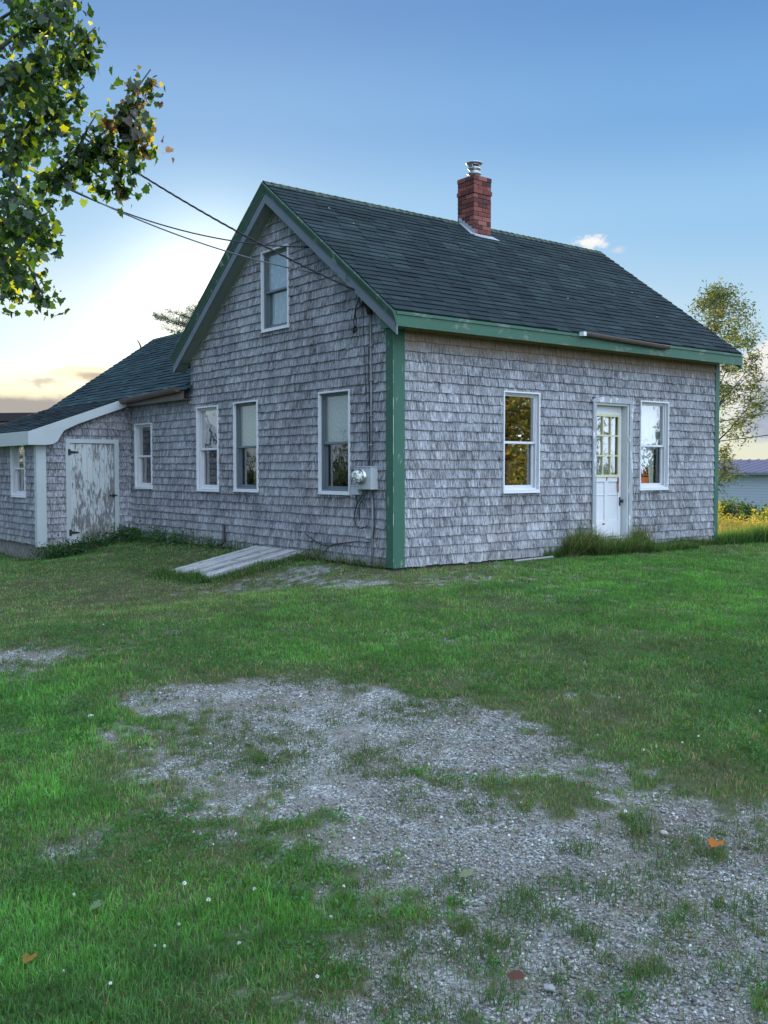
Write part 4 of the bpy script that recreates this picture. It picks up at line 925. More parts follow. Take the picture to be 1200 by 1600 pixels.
def pick(rng, n, cols, wts, var=.2):
    i = rng.choice(len(cols), n, p=np.array(wts)/sum(wts)); c = np.array(cols)[i]; return c*rng.uniform(1-var, 1+var, (n, 1))*rng.uniform(.93, 1.07, (n, 3))
def proj(P):
    d = P-CAMP; F = pix_dir(600, 800); R = (pix_dir(601, 800)-F)*FPX; U = -(pix_dir(600, 801)-F)*FPX; dep = d@F
    return 600+FPX*(d@R)/dep, 800-FPX*(d@U)/dep, dep

# maple: trunk stands left of the frame, its low branches reach into the picture
rng = np.random.default_rng(3)
mt = empty('maple_tree', (-7.6, 1.2, hgt(-7.6, 1.2)), 'maple with hanging green leaves turning yellow and rust at the branch tips', 'tree')
tb = Vector((-7.6, 1.2, hgt(-7.6, 1.2)-.1)); mb = MB()
mb.tube([tb, tb+Vector((.03, .02, 1.5)), tb+Vector((.1, -.05, 3)), tb+Vector((.05, 0, 5)), tb+Vector((0, .1, 7.5))], [.24, .19, .16, .12, .05], 14)
TW = [[(20, 240, 6.5), (60, 165, 6.4), (90, 110, 6.3), (120, 70, 6.2), (150, 42, 6.2)], [(70, 285, 6.3), (120, 240, 6.2), (165, 205, 6.1), (195, 165, 6.05), (236, 108, 6.0)],
      [(150, 215, 6.1), (182, 232, 6.1), (188, 290, 6.15)], [(20, 60, 6.0), (60, 28, 5.9), (112, -15, 5.8)], [(10, 300, 6.5), (45, 325, 6.4), (80, 372, 6.3)],
      [(5, 385, 6.6), (45, 415, 6.5), (68, 462, 6.4)], [(60, 165, 6.4), (105, 160, 6.3), (132, 135, 6.2)], [(30, 150, 6.8), (100, 60, 6.6), (130, 30, 6.5)], [(-10, 420, 6.6), (15, 440, 6.6), (30, 455, 6.6)],
      [(0, 200, 7.0), (60, 215, 6.9), (100, 170, 6.8)], [(0, 340, 6.9), (40, 350, 6.8), (78, 330, 6.7)], [(-10, 120, 5.9), (40, 100, 5.8), (75, 60, 5.8)], [(195, 165, 6.05), (215, 190, 6.1), (232, 225, 6.1)], [(0, 30, 6.8), (40, 5, 6.8), (100, 10, 6.8)], [(120, 240, 6.2), (140, 262, 6.2), (165, 285, 6.2)], [(195, 165, 6.05), (205, 215, 6.1), (212, 262, 6.1)], [(120, 240, 6.2), (135, 205, 6.2), (150, 180, 6.2)], [(100, 110, 6.3), (125, 95, 6.3), (143, 70, 6.3)]]
pts = []; src = []
j = 0
for tw in TW:
    P = [Vector(at(*q)) for q in tw]; base_ = tb+Vector((.05, -.02, 2.2+rng.uniform(0, 1.6)))
    if tw[0][0] <= 30:
        mid = base_.lerp(P[0], .5)+Vector((0, 0, .15)); mb.tube([base_, mid, P[0]], [.05, .03, .014], 7)
    mb.tube(P, [.012]+[.007]*(len(P)-2)+[.004], 6)
    for a, b in zip(P, P[1:]):
        m_ = int((b-a).length*(400 if j in (1, 2, 12) else 260))
        for _ in range(m_):
            p = a.lerp(b, rng.random()); off = Vector(rng.normal(size=3)).normalized()*min(abs(rng.normal(0, .09)), .15); off.z = off.z*.8-.06; pts.append(tuple(p+off)); src.append(j)
    j += 1
# filling sprays within the branch mass
POLY = [(0, 0, 112), (30, 0, 120), (60, 0, 118), (100, 0, 108), (150, 0, 105), (190, 0, 110), (230, 0, 70), (270, 0, 95), (310, 0, 82), (350, 0, 70), (400, 0, 60), (440, 0, 45)]
for _ in range(74):
    v = rng.uniform(-30, 440); w_ = np.interp(v, [p[0] for p in POLY], [p[2] for p in POLY]); u = rng.uniform(-60, w_-8); dp = rng.uniform(5.7, 7.6)
    c = Vector(at(u, v, dp))
    if 235 < v < 300 and u > 40 and rng.random() < .5: continue
    for _ in range(26): pts.append(tuple(c+Vector(rng.normal(0, .075, 3)))); src.append(99)
for _ in range(330):                           # the crown out of frame
    while True:
        q = rng.normal(size=3); q = q/np.linalg.norm(q)*rng.random()**.4; c = np.array([-7.6, 1.2, 5.2])+q*np.array([3.0, 3.0, 3.2]); u, v, dd = proj(c)
        if dd < .5 or u < -70: break
    for _ in range(16): pts.append(tuple(c+rng.normal(0, .2, 3))); src.append(100)
for k in range(14):
    a = k*2.4; z0 = 2+k*.35; r_ = 2.2*(1-k*.03); e = tb+Vector((math.cos(a)*r_, math.sin(a)*r_, z0+1.0))
    if proj(np.array(e))[0] < -50 or proj(np.array(e))[2] < 0: mb.tube([tb+Vector((.05, 0, z0)), tb+Vector((math.cos(a)*r_*.5, math.sin(a)*r_*.5, z0+.6)), e], [.05, .03, .01], 6)
mb.build('trunk', M['bark'], mt, smooth=True)
pts = np.array(pts); src = np.array(src); n = len(pts); cols = pick(rng, n, [(.016, .045, .014), (.035, .085, .018), (.09, .16, .02), (.30, .34, .03)], [.60, .24, .10, .06])
for who, pr in ((1, .5), (12, .8), (2, .3)):
    t_ = (src == who) & (rng.random(n) < pr) & (proj(pts)[0] > 165); cols[t_] = pick(rng, int(t_.sum()), [(.10, .075, .045), (.26, .24, .03), (.07, .06, .04), (.05, .09, .02)], [.35, .22, .25, .18])
leaf_mesh('crown', pts, rng.uniform(.026, .066, n)*np.where(rng.random(n) < .06, 1.5, 1)*np.where(src == 100, 1.5, 1), cols, MAPLE, rng, 'leaf', mt, droop=1.5)

def broadleaf(name, base, label, cat, clumps, per, csz, lsz, palette, wts, seed, trunk_r=.1, height_=5, group=None, tmpl=OVAL, limbs=True, trunk=True):
    r = np.random.default_rng(seed); e = empty(name, tuple(base), label, cat, group); P = []; C = np.array(clumps)
    for c in C: P.append(c+r.normal(size=(per, 3))*csz*r.uniform(.6, 1.3)*np.array([1, 1, .75]))
    P = np.concatenate(P); tint = np.repeat(r.uniform(.7, 1.3, len(C)), per)[:, None]
    leaf_mesh('crown', P, r.uniform(lsz*.7, lsz*1.3, len(P)), pick(r, len(P), palette, wts)*tint, tmpl, r, 'leaf', e, droop=.2)
    if trunk:
        mb = MB(); b = Vector(base); top = Vector((b.x+r.uniform(-.2, .2), b.y, b.z+height_*.85)); mid = b.lerp(top, .5)+Vector((r.uniform(-.15, .15), 0, 0)); mb.tube([b-Vector((0, 0, .2)), mid, top], [trunk_r, trunk_r*.65, trunk_r*.15], 9)
        if limbs:
            for c in C[::(2 if len(C) < 60 else 9)]:
                t = np.clip((c[2]-b.z)/height_-.15, .1, .8); s = b.lerp(mid, t*2) if t < .5 else mid.lerp(top, t*2-1); c = Vector(c); mb.tube([s, s.lerp(c, .5)+Vector((0, 0, -.08)), c], [trunk_r*.3, trunk_r*.18, .006], 5)
        mb.build('trunk', M['bark'], e, smooth=True)
    return e
# airy tree behind the right end of the house
rng = np.random.default_rng(5); cl = []
RE = [(455, 1120, 1135), (475, 1092, 1165), (500, 1088, 1178), (540, 1070, 1182), (580, 1060, 1184), (640, 1050, 1188), (680, 1050, 1172), (705, 1050, 1150), (735, 1060, 1148), (762, 1085, 1145)]
while len(cl) < 155:
    v = rng.uniform(455, 762); a = np.interp(v, [q[0] for q in RE], [q[1] for q in RE]); b_ = np.interp(v, [q[0] for q in RE], [q[2] for q in RE]); u = rng.uniform(a, b_)
    cl.append(at(u, v, 26+rng.normal(0, .9)))
bz = at(1098, 800, 26); bz[2] = hgt(bz[0], bz[1])
broadleaf('airy_tree', bz, 'slender airy green tree rising behind the right end of the house', 'tree', cl, 84, .15, .105, [(.055, .085, .04), (.085, .11, .05), (.14, .14, .055), (.03, .05, .03)], [.4, .3, .12, .18], 6, .09, 5.6, tmpl=SLIM)
# dark pine behind the ell, only its top branches clear the roof
def pine(base, top, name, label, seed, branches, group=None):
    r = np.random.default_rng(seed); e = empty(name, tuple(base), label, 'tree', group); b = Vector(base); t = Vector(top); mb = MB(); mb.tube([b-Vector((0, 0, .3)), b.lerp(t, .5), t], [.2, .12, .03], 8); P = []; 
    for (s, tip) in branches:
        s = Vector(s); tip = Vector(tip); m_ = s.lerp(tip, .55)+Vector((0, 0, -.06*(tip-s).length)); mb.tube([s, m_, tip], [.04, .025, .008], 5)
        L_ = (tip-s).length
        for k in range(int(L_*26)):
            f_ = r.uniform(.25, 1.0); p = (s.lerp(m_, f_*2) if f_ < .5 else m_.lerp(tip, f_*2-1)); w_ = (1.05-f_)*.42+.06
            q = np.array(p)+r.normal(size=3)*np.array([w_*.7, w_*.7, .05])
            for _ in range(12): P.append(q+r.normal(0, .06, 3))
    mb.build('trunk', M['bark'], e, smooth=True); P = np.array(P); n = len(P)
    x, y, z = rots(n, r, -.8); s_ = r.uniform(.10, .20, n)[:, None, None]; T = np.array([(-.045, 0), (.045, 0), (0, 1)]); V = P[:, None]+s_*(x[:, None]*T[None, :, 0, None]+y[:, None]*T[None, :, 1, None])
    np_mesh('crown', V.reshape(-1, 3), np.arange(n*3), 3, M['needle'], np.repeat(pick(r, n, [(.03, .05, .025), (.05, .065, .03)], [1, 1]), 3, axis=0), e); return e
rng = np.random.default_rng(8); b0 = at(338, 760, 38); b0[2] = hgt(b0[0], b0[1]); tp = at(338, 462, 38); br = []
for (u, v) in [(238, 492), (246, 497), (262, 486), (256, 512), (290, 480), (300, 476), (275, 500), (285, 492), (310, 470)]:
    tip = at(u, v, 38+rng.normal(0, .8)); s = at(338+rng.uniform(-2, 2), v+rng.uniform(10, 26), 38); br.append((s, tip))
for k in range(90):
    z = rng.random(); an = rng.uniform(0, 6.28); L_ = .5+3.1*z**.8; s = Vector(tp).lerp(Vector(b0), z*.8+.02); tip = s+Vector((math.cos(an)*L_, math.sin(an)*L_, .25-.3*z))
    if proj(np.array(tip))[0] < 320 and z < .25: continue
    br.append((s, tip))
pine(b0, tp, 'pine_tree', 'dark pine whose top branches show above the ell roof', 9, br)

# trees and woods mirrored in the window glass (they stand behind and beside the viewer)
for i, (x, y, hh, rad) in enumerate([(12.5, -10.5, 9.5, 2.6), (17.5, -17, 11, 3.2), (10.5, -16.5, 9, 2.8), (-16, 27, 6.5, 2.2), (22, -24, 13, 4)]):
    r = np.random.default_rng(40+i); bzz = hgt(x, y); cl = []
    while len(cl) < 230:
        q = r.normal(size=3); q = q/np.linalg.norm(q)*r.random()**.35; cl.append(np.array([x, y, bzz+hh*.54])+q*np.array([rad*1.15, rad*1.15, hh*.52]))
    if i == 3: continue
    broadleaf('broadleaf_tree', (x, y, bzz), ['golden green tree standing in the sun behind the viewer', 'tall yellowing tree beyond the lawn behind the viewer', 'round green tree behind the viewer', '', 'largest tree at the back of the field'][i], 'tree', cl, 60, .36, .19, [(.15, .18, .08), (.26, .25, .12), (.30, .22, .08), (.09, .12, .06)], [.4, .3, .15, .15], 60+i, .16, hh, group='trees behind the viewer')
def wood(name, label, arc, dist, n, hmin, hmax, seed):
    r = np.random.default_rng(seed); V = []; cols = []
    for k in range(n):
        an = math.radians(r.uniform(*arc)); d = r.uniform(*dist); x, y = d*math.sin(an), d*math.cos(an); z = hgt(x, y); H = r.uniform(hmin, hmax); R_ = H*r.uniform(.16, .24); m_ = 130
        zz = r.random(m_)**1.3; rr_ = R_*(1-zz)*np.sqrt(r.random(m_)); ph = r.uniform(0, 6.28, m_); c = np.stack([x+rr_*np.cos(ph), y+rr_*np.sin(ph), z+.2+zz*H], 1)
        t = r.normal(size=(m_, 3, 3))*H*.05*(1.2-zz)[:, None, None]; V.append(c[:, None]+t); cc = r.uniform(.5, 1.3)*np.array([.03, .05, .022]); cols.append(np.tile(cc, (m_*3, 1)))
    V = np.concatenate(V).reshape(-1, 3); o = np_mesh(name, V, np.arange(len(V)), 3, M['needle'], np.concatenate(cols)); return tag(o, label, 'wood', kind='stuff')
wood('far_wood', 'far dark conifer wood bordering the fields', (-80, 8), (110, 150), 330, 4.5, 8, 70)
wood('far_wood', 'far dark conifer wood across the road', (85, 275), (120, 170), 420, 6, 12, 71)

# ------------------------------------------------------------------ far buildings
wb = empty('metal_building', (43.3, 14, -1), 'long pale building with ribbed purple metal roof beyond the meadow', 'building')
def siding_b(t):
    P = posn(t); s_ = t.n('ShaderNodeSeparateXYZ'); t.set(s_, 0, P); fr = t.math('FRACT', t.math('MULTIPLY', s_.outputs[2], 6.2)); c = t.mix(t.sstep(fr, .86, .95), (.55, .60, .64), (.26, .29, .32)); return prin(t, t.mix(t.math('MULTIPLY', t.noise(P, .6, 3), .3), c, (.40, .45, .50)), .6, fr, .3, .01)
M['siding'] = mat('pale_siding', siding_b)
mb = MB(); mb.box(43.3, 52, -10, 27.5, -1.6, 1.0); mb.build('wall', M['siding'], wb)
mb = MB(); y = -10.3
while y < 27.8:
    mb.hexa([(43.0, y, 1.02), (47.5, y, 1.80), (47.5, y+.56, 1.80), (43.0, y+.56, 1.02), (43.0, y, 1.06), (47.5, y, 1.84), (47.5, y+.56, 1.84), (43.0, y+.56, 1.06)]); mb.hexa([(43.0, y+.56, 1.02), (47.5, y+.56, 1.80), (47.5, y+.6, 1.80), (43.0, y+.6, 1.02), (43.0, y+.56, 1.12), (47.5, y+.56, 1.90), (47.5, y+.6, 1.90), (43.0, y+.6, 1.12)]); y += .6
mb.hexa([(47.5, -10.3, 1.80), (52.3, -10.3, 1.02), (52.3, 27.8, 1.02), (47.5, 27.8, 1.80), (47.5, -10.3, 1.84), (52.3, -10.3, 1.06), (52.3, 27.8, 1.06), (47.5, 27.8, 1.84)])
M['purple_roof'] = mat('purple_metal', lambda t: prin(t, t.mix(t.noise(posn(t), 1.5, 3), (.10, .085, .13), (.17, .15, .205)), .4, spec=.5))
mb.build('roof', M['purple_roof'], wb)
mb = MB(); mb.box(42.93, 42.99, -10.3, 27.8, .93, 1.05); mb.build('fascia', M['conduit'], wb)
bn = empty('brown_barn', (1, 33.5, -.6), 'low brown barn with dark roof edge beyond the shed', 'barn')
c0 = at(-260, 700, 41); c1 = at(150, 700, 39); ax = Vector((c1[0]-c0[0], c1[1]-c0[1], 0)); Lb = ax.length; ax.normalize(); dp = Vector((-ax.y, ax.x, 0))
def BM(x, y, z): return Vector((c0[0], c0[1], 0))+ax*x+dp*y+Vector((0, 0, z))
M['barn_roof'] = mat('brown_roofing', lambda t: prin(t, t.ramp(t.noise(t.vmul(posn(t), (.6, .6, 5)), 2.2, 5, .7), [(.3, (.075, .045, .035)), (.6, (.17, .105, .085)), (.8, (.24, .16, .13))]), .9))
M['barn_dark'] = mat('barn_dark', lambda t: prin(t, (.035, .033, .035), .9))
mb = MB(); mb.box(0, Lb, 1.4, 8, -1.2, 2.2, .5, BM); mb.build('wall', M['barn_roof'], bn)
mb = MB(); p = [(0, 1.0, 2.0), (Lb, 1.0, 2.0), (Lb, 4.2, 3.42), (0, 4.2, 3.42)]; mb.hexa([BM(x, y, z-.1) for x, y, z in p]+[BM(*q) for q in p]); p = [(0, 4.21, 3.42), (Lb, 4.21, 3.42), (Lb, 8.2, 2.0), (0, 8.2, 2.0)]; mb.hexa([BM(x, y, z-.1) for x, y, z in p]+[BM(*q) for q in p]); mb.build('roof', M['barn_roof'], bn)
mb = MB(); mb.box(-.1, Lb+.1, 4.0, 4.5, 3.43, 3.80, .5, BM); mb.build('ridge_vent', M['barn_dark'], bn)
for k, (z0, z1, lab) in enumerate([(3.75, 3.3, 'upper of two power lines crossing the sky at far right'), (2.75, 2.5, 'lower of two power lines crossing the sky at far right')]):
    a = at(1000, 676+k*24, 40); b_ = at(1500, 576+k*50, 34); cable('power_line', tuple(a), tuple(b_), .25, .022, lab, 'cable_grey', group='power lines at far right')

# ------------------------------------------------------------------ meadow beyond the house
def blades(x, y, hh, wd, col, rng, lean=.45, z=None, spread=.0):
    """tapered three-triangle blades"""
    n = len(x); z = height(x, y) if z is None else z; an = rng.uniform(0, 6.28, n); ln = np.abs(rng.normal(0, lean, n)); la = rng.uniform(0, 6.28, n)
    dx, dy = np.cos(an)*wd/2, np.sin(an)*wd/2; lx, ly = np.cos(la)*ln*hh, np.sin(la)*ln*hh; B = np.stack([x, y, z-.004], 1); Wv = np.stack([dx, dy, 0*dx], 1)
    mid = B+np.stack([lx*.35, ly*.35, hh*.55], 1); tip = B+np.stack([lx, ly, hh*np.clip(1-.35*ln, .35, 1)], 1)
    V = np.stack([B-Wv, B+Wv, mid-Wv*.75, mid+Wv*.75, tip], 1); i = np.arange(n)[:, None]*5
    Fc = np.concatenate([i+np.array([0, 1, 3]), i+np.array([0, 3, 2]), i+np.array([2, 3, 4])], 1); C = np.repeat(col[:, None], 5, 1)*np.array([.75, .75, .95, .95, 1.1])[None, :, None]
    return V.reshape(-1, 3), Fc.reshape(-1), C.reshape(-1, 3)
def blade_obj(name, parts, label, cat='grass', kind='stuff'):
    V = []; Fc = []; C = []; o_ = 0
    for v, f_, c in parts: V.append(v); Fc.append(f_+o_); C.append(c); o_ += len(v)
    o = np_mesh(name, np.concatenate(V), np.concatenate(Fc), 3, M['grass'], np.concatenate(C)); return tag(o, label, cat, kind=kind)
def sector(n, u0, u1, d0, d1, rng, pw=1.):
    u = rng.uniform(u0, u1, n); d = (d0**pw+rng.random(n)*(d1**pw-d0**pw))**(1/pw); x = CAMP[0]+d*(math.sin(YAW)+math.cos(YAW)*(u-600)/FPX); y = CAMP[1]+d*(math.cos(YAW)-math.sin(YAW)*(u-600)/FPX); return x, y, d
def clear(x, y):
    return ~(((x > -.03) & (x < L+.03) & (y > -.03) & (y < YFAR)) | ((x > XD-.03) & (x < 1) & (y > YD-.03) & (y < YFAR)))
rng = np.random.default_rng(21)
x, y, d = sector(52000, 1060, 1500, 17.3, 36, rng, 1.3); k = clear(x, y) & (x > 6.9); x, y, d = x[k], y[k], d[k]; cl_ = fbm(x*1.1, y*1.1, 3)
col = pick(rng, len(x), [(.42, .34, .16), (.34, .27, .13), (.22, .24, .07), (.10, .15, .04)], [.4, .3, .2, .1])
f1 = blades(x, y, rng.uniform(.12, .34, len(x))*(.5+cl_)*np.clip((d-16.9)/3, .25, 1), rng.uniform(.006, .014, len(x)), col, rng, .35)
blade_obj('meadow_grass', [f1], 'tall straw coloured meadow grass in sunlight beyond the house corner', 'grass')
# goldenrod
x, y, d = sector(1500, 1085, 1330, 20.5, 25, rng); k = fbm(x*.9+9, y*.9, 2) > .50; x, y = x[k], y[k]; hz = rng.uniform(.18, .42, len(x))+.32*(fbm(x*1.3+2, y*1.3, 2) > .52); b1 = blades(x, y, hz, np.full(len(x), .012), pick(rng, len(x), [(.10, .14, .04)], [1]), rng, .12)
o = blade_obj('goldenrod', [b1], 'patch of goldenrod with yellow plumes in front of the dark bush', 'wildflowers')
P = []; 
zb_ = height(x, y)
for xx, yy, zq, hq in zip(x, y, zb_, hz): P.append(np.array([xx, yy, zq+hq*.85])+rng.normal(size=(18, 3))*np.array([.05, .05, .08]))
P = np.concatenate(P); q = leaf_mesh('plumes', P, rng.uniform(.03, .07, len(P)), pick(rng, len(P), [(.40, .30, .07), (.30, .26, .09), (.14, .19, .05)], [.3, .35, .35]), SLIM, rng, 'leaf', o)
# bushes
def bush(u, d_, wid, hh, label, pal, wts, seed, cnt=26):
    r = np.random.default_rng(seed); b = at(u, 800, d_); b[2] = hgt(b[0], b[1]); cl = []
    for _ in range(cnt):
        q = r.normal(size=3); q /= np.linalg.norm(q); q[2] = abs(q[2]); q *= r.random()**.4; cl.append(b+q*np.array([wid, wid, hh]))
    broadleaf('bush', b, label, 'bush', cl, 110, .16, .10, pal, wts, seed, .03, hh, limbs=True)
bush(1150, 28, 1.0, .86, 'dark green bush in front of the pale building', [(.03, .065, .03), (.05, .09, .035)], [1, 1], 81, 30)
bush(1203, 25, .45, .55, 'yellow-green bush at the right edge of the picture', [(.22, .24, .04), (.12, .17, .04)], [1, 1], 82, 16)
bush(1240, 33, 1.2, .7, 'large grey-green bush beyond the yellow-green one', [(.05, .08, .035), (.09, .12, .04)], [1, 1], 83, 24)

# ------------------------------------------------------------------ lawn
rng = np.random.default_rng(31); parts = []
x, y, d = sector(660000, -60, 1260, 2.2, 24, rng, .55)
for a_, b_, nn in ((-1500, -60, 230000), (1260, 2700, 230000)):
    q = sector(nn, a_, b_, 1.5, 20, rng, .8); x, y, d = (np.concatenate([i_, j_]) for i_, j_ in zip((x, y, d), q))
k = clear(x, y); x, y, d = x[k], y[k], d[k]
inn = (np.abs(x+2) < 12) & (np.abs(y+2) < 12); g = np.zeros(len(x)); g[inn] = gravel(x[inn], y[inn]); dry = np.full(len(x), .3); dry[inn] = dryness(x[inn], y[inn]); lu = np.full(len(x), .5); lu[inn] = lush(x[inn], y[inn])
keep = rng.random(len(x)) < np.clip(1-g*1.02, .02+.16*(fbm(x*2.4+90, y*2.4, 3) > .48)*rng.random(len(x)), 1)*np.clip(1.05-.5*dry, 0, 1); x, y, d, g, dry, lu = [q[keep] for q in (x, y, d, g, dry, lu)]
tuft = fbm(x*5, y*5+70, 3); n = len(x)
hh = rng.uniform(.022, .052, n)*(.30+tuft*1.45)*(1-.35*dry)*(1-.5*g)*np.where(rng.random(n) < .03, 1.7, 1); wd = rng.uniform(.002, .0046, n)*np.maximum(d, 3.6)**.8/3.6**.8
ca, cb, cd, cdk = np.array((.098, .285, .055)), np.array((.078, .195, .060)), np.array((.26, .25, .14)), np.array((.022, .075, .024))
col = cb+(ca-cb)*lu[:, None]; dm = (rng.random(n) < np.maximum(dry*.62, g*.75))[:, None]; col = np.where(dm, cd*rng.uniform(.6, 1.2, (n, 1)), col); dk = (fbm(x*2.2+11, y*2.2, 3) < .42) & (lu < .6); col = np.where(dk[:, None] & ~dm, col*.72+cdk*.28, col); col = col*rng.uniform(.65, 1.35, (n, 1))*(.62+.76*fbm(x*3.1+5, y*3.1+60, 3))[:, None]*(.66+.68*fbm(x*9+15, y*9+6, 2))[:, None]
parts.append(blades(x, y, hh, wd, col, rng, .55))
# tufts scattered over the gravel
tx, ty, td = sector(7500, -30, 1250, 2.5, 9, rng, 1.2); k = clear(tx, ty); tx, ty = tx[k], ty[k]; gg = gravel(tx, ty); k = (gg > .25) & (fbm(tx*1.9+3, ty*1.9, 3) > .60-.22*rng.random(len(tx))); tx, ty = tx[k], ty[k]
big = [(1053, 1440, .10), (950, 1395, .07), (1000, 1300, .05), (1165, 1530, .08), (945, 1575, .09), (1010, 1522, .05), (720, 1385, .08), (820, 1400, .05), (780, 1480, .06), (1120, 1340, .04), (905, 1330, .06), (1000, 1285, .05), (880, 1385, .07), (690, 1580, .10), (800, 1425, .06), (860, 1430, .06), (915, 1465, .05), (405, 1190, .03), (780, 1560, .05)]
bx = []
for u, v, s in big: p = ground_at(u, v); bx.append((p[0], p[1], s))
sets = [(a, b, rng.uniform(.012, .05), rng.integers(8, 40)) for a, b in zip(tx, ty)]+[(a, b, s*.8, 150) for a, b, s in bx]
for a, b, s, m_ in sets:
    m_ = int(m_); xx = a+rng.normal(0, s, m_); yy = b+rng.normal(0, s, m_); green = rng.random() < .6 or m_ > 100
    c = pick(rng, m_, [(.05, .14, .03), (.07, .15, .045), (.16, .16, .08)], [.5, .3, .2] if green else [.15, .25, .6]); parts.append(blades(xx, yy, rng.uniform(.02, .05, m_)*(1.35 if m_ > 100 else .8), rng.uniform(.002, .004, m_), c, rng, .8))
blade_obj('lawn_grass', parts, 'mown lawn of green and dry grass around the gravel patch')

# taller unmown grass along the walls
def strip(p0, p1, n, wid, h0, h1, pal, wts, lean=.4, wdt=(.004, .010)):
    t = rng.random(n); x = p0[0]+(p1[0]-p0[0])*t; y = p0[1]+(p1[1]-p0[1])*t; nx, ny = p1[1]-p0[1], -(p1[0]-p0[0]); l_ = math.hypot(nx, ny); off = np.abs(rng.normal(0, wid, n)); x = x+nx/l_*off; y = y+ny/l_*off
    k = clear(x, y); x, y, off, t = x[k], y[k], off[k], t[k]; m_ = len(x); v = fbm(x*2.3+7, y*2.3, 3); hq = (h0+(h1-h0)*rng.random(m_))*(.35+1.1*v)*np.exp(-off/wid*.35)
    return blades(x, y, hq, rng.uniform(*wdt, m_), pick(rng, m_, pal, wts, .3), rng, lean)
GR = [(.045, .135, .03), (.075, .18, .04), (.24, .23, .12), (.024, .07, .022)]
pp = [strip((6.9, -.03), (.2, -.03), 15000, .16, .05, .16, GR, [.4, .3, .1, .2]), strip((6.7, -.10), (2.6, -.06), 14000, .18, .11, .27, GR, [.35, .25, .2, .2], .55),
      strip((4.75, -.12), (3.0, -.10), 10000, .22, .30, .60, GR, [.25, .2, .4, .15], .8), strip((-.03, .15), (-.03, 7.6), 15000, .14, .05, .20, GR, [.35, .2, .25, .2]),
      strip((-.05, .15), (-.05, 1.9), 5200, .20, .12, .30, GR, [.25, .2, .4, .15], .7), strip((-.05, 3.3), (-.05, 7.6), 9000, .30, .12, .36, GR, [.45, .2, .1, .25], .6),
      strip((-.3, 7.68), (-1.7, 7.68), 9000, .25, .12, .32, GR, [.45, .2, .05, .3], .6), strip((-1.76, 7.7), (-1.76, 12), 8000, .25, .06, .2, GR, [.4, .3, .1, .2]),
      strip((-1.5, 1.93), (-.1, 1.90), 4200, .09, .06, .20, GR, [.3, .3, .25, .15], .5), strip((-1.64, 3.1), (-1.48, 1.9), 3000, .10, .06, .20, GR, [.35, .3, .15, .2], .5), strip((-.1, 3.25), (-1.62, 3.06), 3000, .15, .06, .2, GR, [.35, .2, .25, .2], .5),
      strip((5.7, -.40), (4.6, -.38), 4200, .12, .10, .24, GR, [.35, .35, .15, .15], .6), strip((4.7, -.30), (3.5, -.28), 6000, .14, .16, .34, GR, [.3, .35, .2, .15], .7), strip((9.0, -.4), (6.6, -.2), 8500, .35, .16, .40, GR, [.4, .4, .1, .1])]
blade_obj('tall_grass', pp, 'long unmown grass and weeds along the foot of the walls')
# low leafy weeds by the shed door
rng = np.random.default_rng(77); P = []
for _ in range(70):
    a = rng.uniform(-1.9, -.1); c = np.array([a, 7.5+rng.normal(0, .14), 0]); c[2] = hgt(c[0], c[1])+rng.uniform(.03, .22); P.append(c+rng.normal(0, .06, (26, 3)))
for _ in range(50):
    b_ = rng.uniform(4.2, 7.5); c = np.array([-.25+rng.normal(0, .10), b_, 0]); c[2] = hgt(c[0], c[1])+rng.uniform(.03, .2); P.append(c+rng.normal(0, .06, (22, 3)))
P = np.concatenate(P); o = leaf_mesh('leafy_weeds', P, rng.uniform(.03, .065, len(P)), pick(rng, len(P), [(.035, .11, .03), (.05, .14, .04), (.02, .06, .02)], [1, 1, 1]), OVAL, rng, 'leaf'); tag(o, 'dark leafy weeds below the shed door and ell wall', 'weeds', kind='stuff')
x, y, d = sector(5200, 0, 1230, 2.4, 9, rng); k = (gravel(x, y) < .5) & (fbm(x*1.1+33, y*1.1, 3) > .5); P = []
for xx, yy in zip(x[k], y[k]): P.append(np.array([xx, yy, hgt(xx, yy)+.022])+rng.normal(0, .03, (16, 3))*np.array([1, 1, .25]))
P = np.concatenate(P); o = leaf_mesh('clover', P, rng.uniform(.010, .022, len(P)), pick(rng, len(P), [(.04, .14, .035), (.06, .18, .04)], [1, 1]), OVAL, rng, 'leaf'); tag(o, 'low clover leaves mixed into the near lawn', 'clover', kind='stuff')

# gravel stones
rng = np.random.default_rng(91); x, y, d = sector(330000, -30, 1240, 2.3, 9.5, rng, 1.1); k = clear(x, y) & (rng.random(len(x)) < gravel(x, y)*np.clip(.35+3.*(fbm(x*1.7+60, y*1.7, 3)-.36), .18, .95)); x, y, d = x[k], y[k], d[k]; n = len(x)
s = np.minimum(np.exp(rng.normal(math.log(.0029), .58, n)), .010)*np.maximum(d/4, 1)**.35; base_ = np.array([(1, 0, 0), (0, 1, 0), (-1, 0, 0), (0, -1, 0), (0, 0, .8), (0, 0, -.6)], float)
V = base_[None]*rng.uniform(.6, 1.35, (n, 6, 1)); an = rng.uniform(0, 6.28, n); ti = rng.normal(0, .35, n); ca_, sa_ = np.cos(an)[:, None], np.sin(an)[:, None]
X = V[..., 0]*ca_-V[..., 1]*sa_; Y = V[..., 0]*sa_+V[..., 1]*ca_; Z = V[..., 2]+X*ti[:, None]*.5; P = np.stack([x[:, None]+X*s[:, None], y[:, None]+Y*s[:, None], height(x, y)[:, None]-.008+Z*s[:, None]*.8+s[:, None]*.2], -1)
tri = np.array([(0, 1, 4), (1, 2, 4), (2, 3, 4), (3, 0, 4), (1, 0, 5), (2, 1, 5), (3, 2, 5), (0, 3, 5)]).reshape(-1); Fc = (np.arange(n)[:, None]*6+tri[None]).reshape(-1)
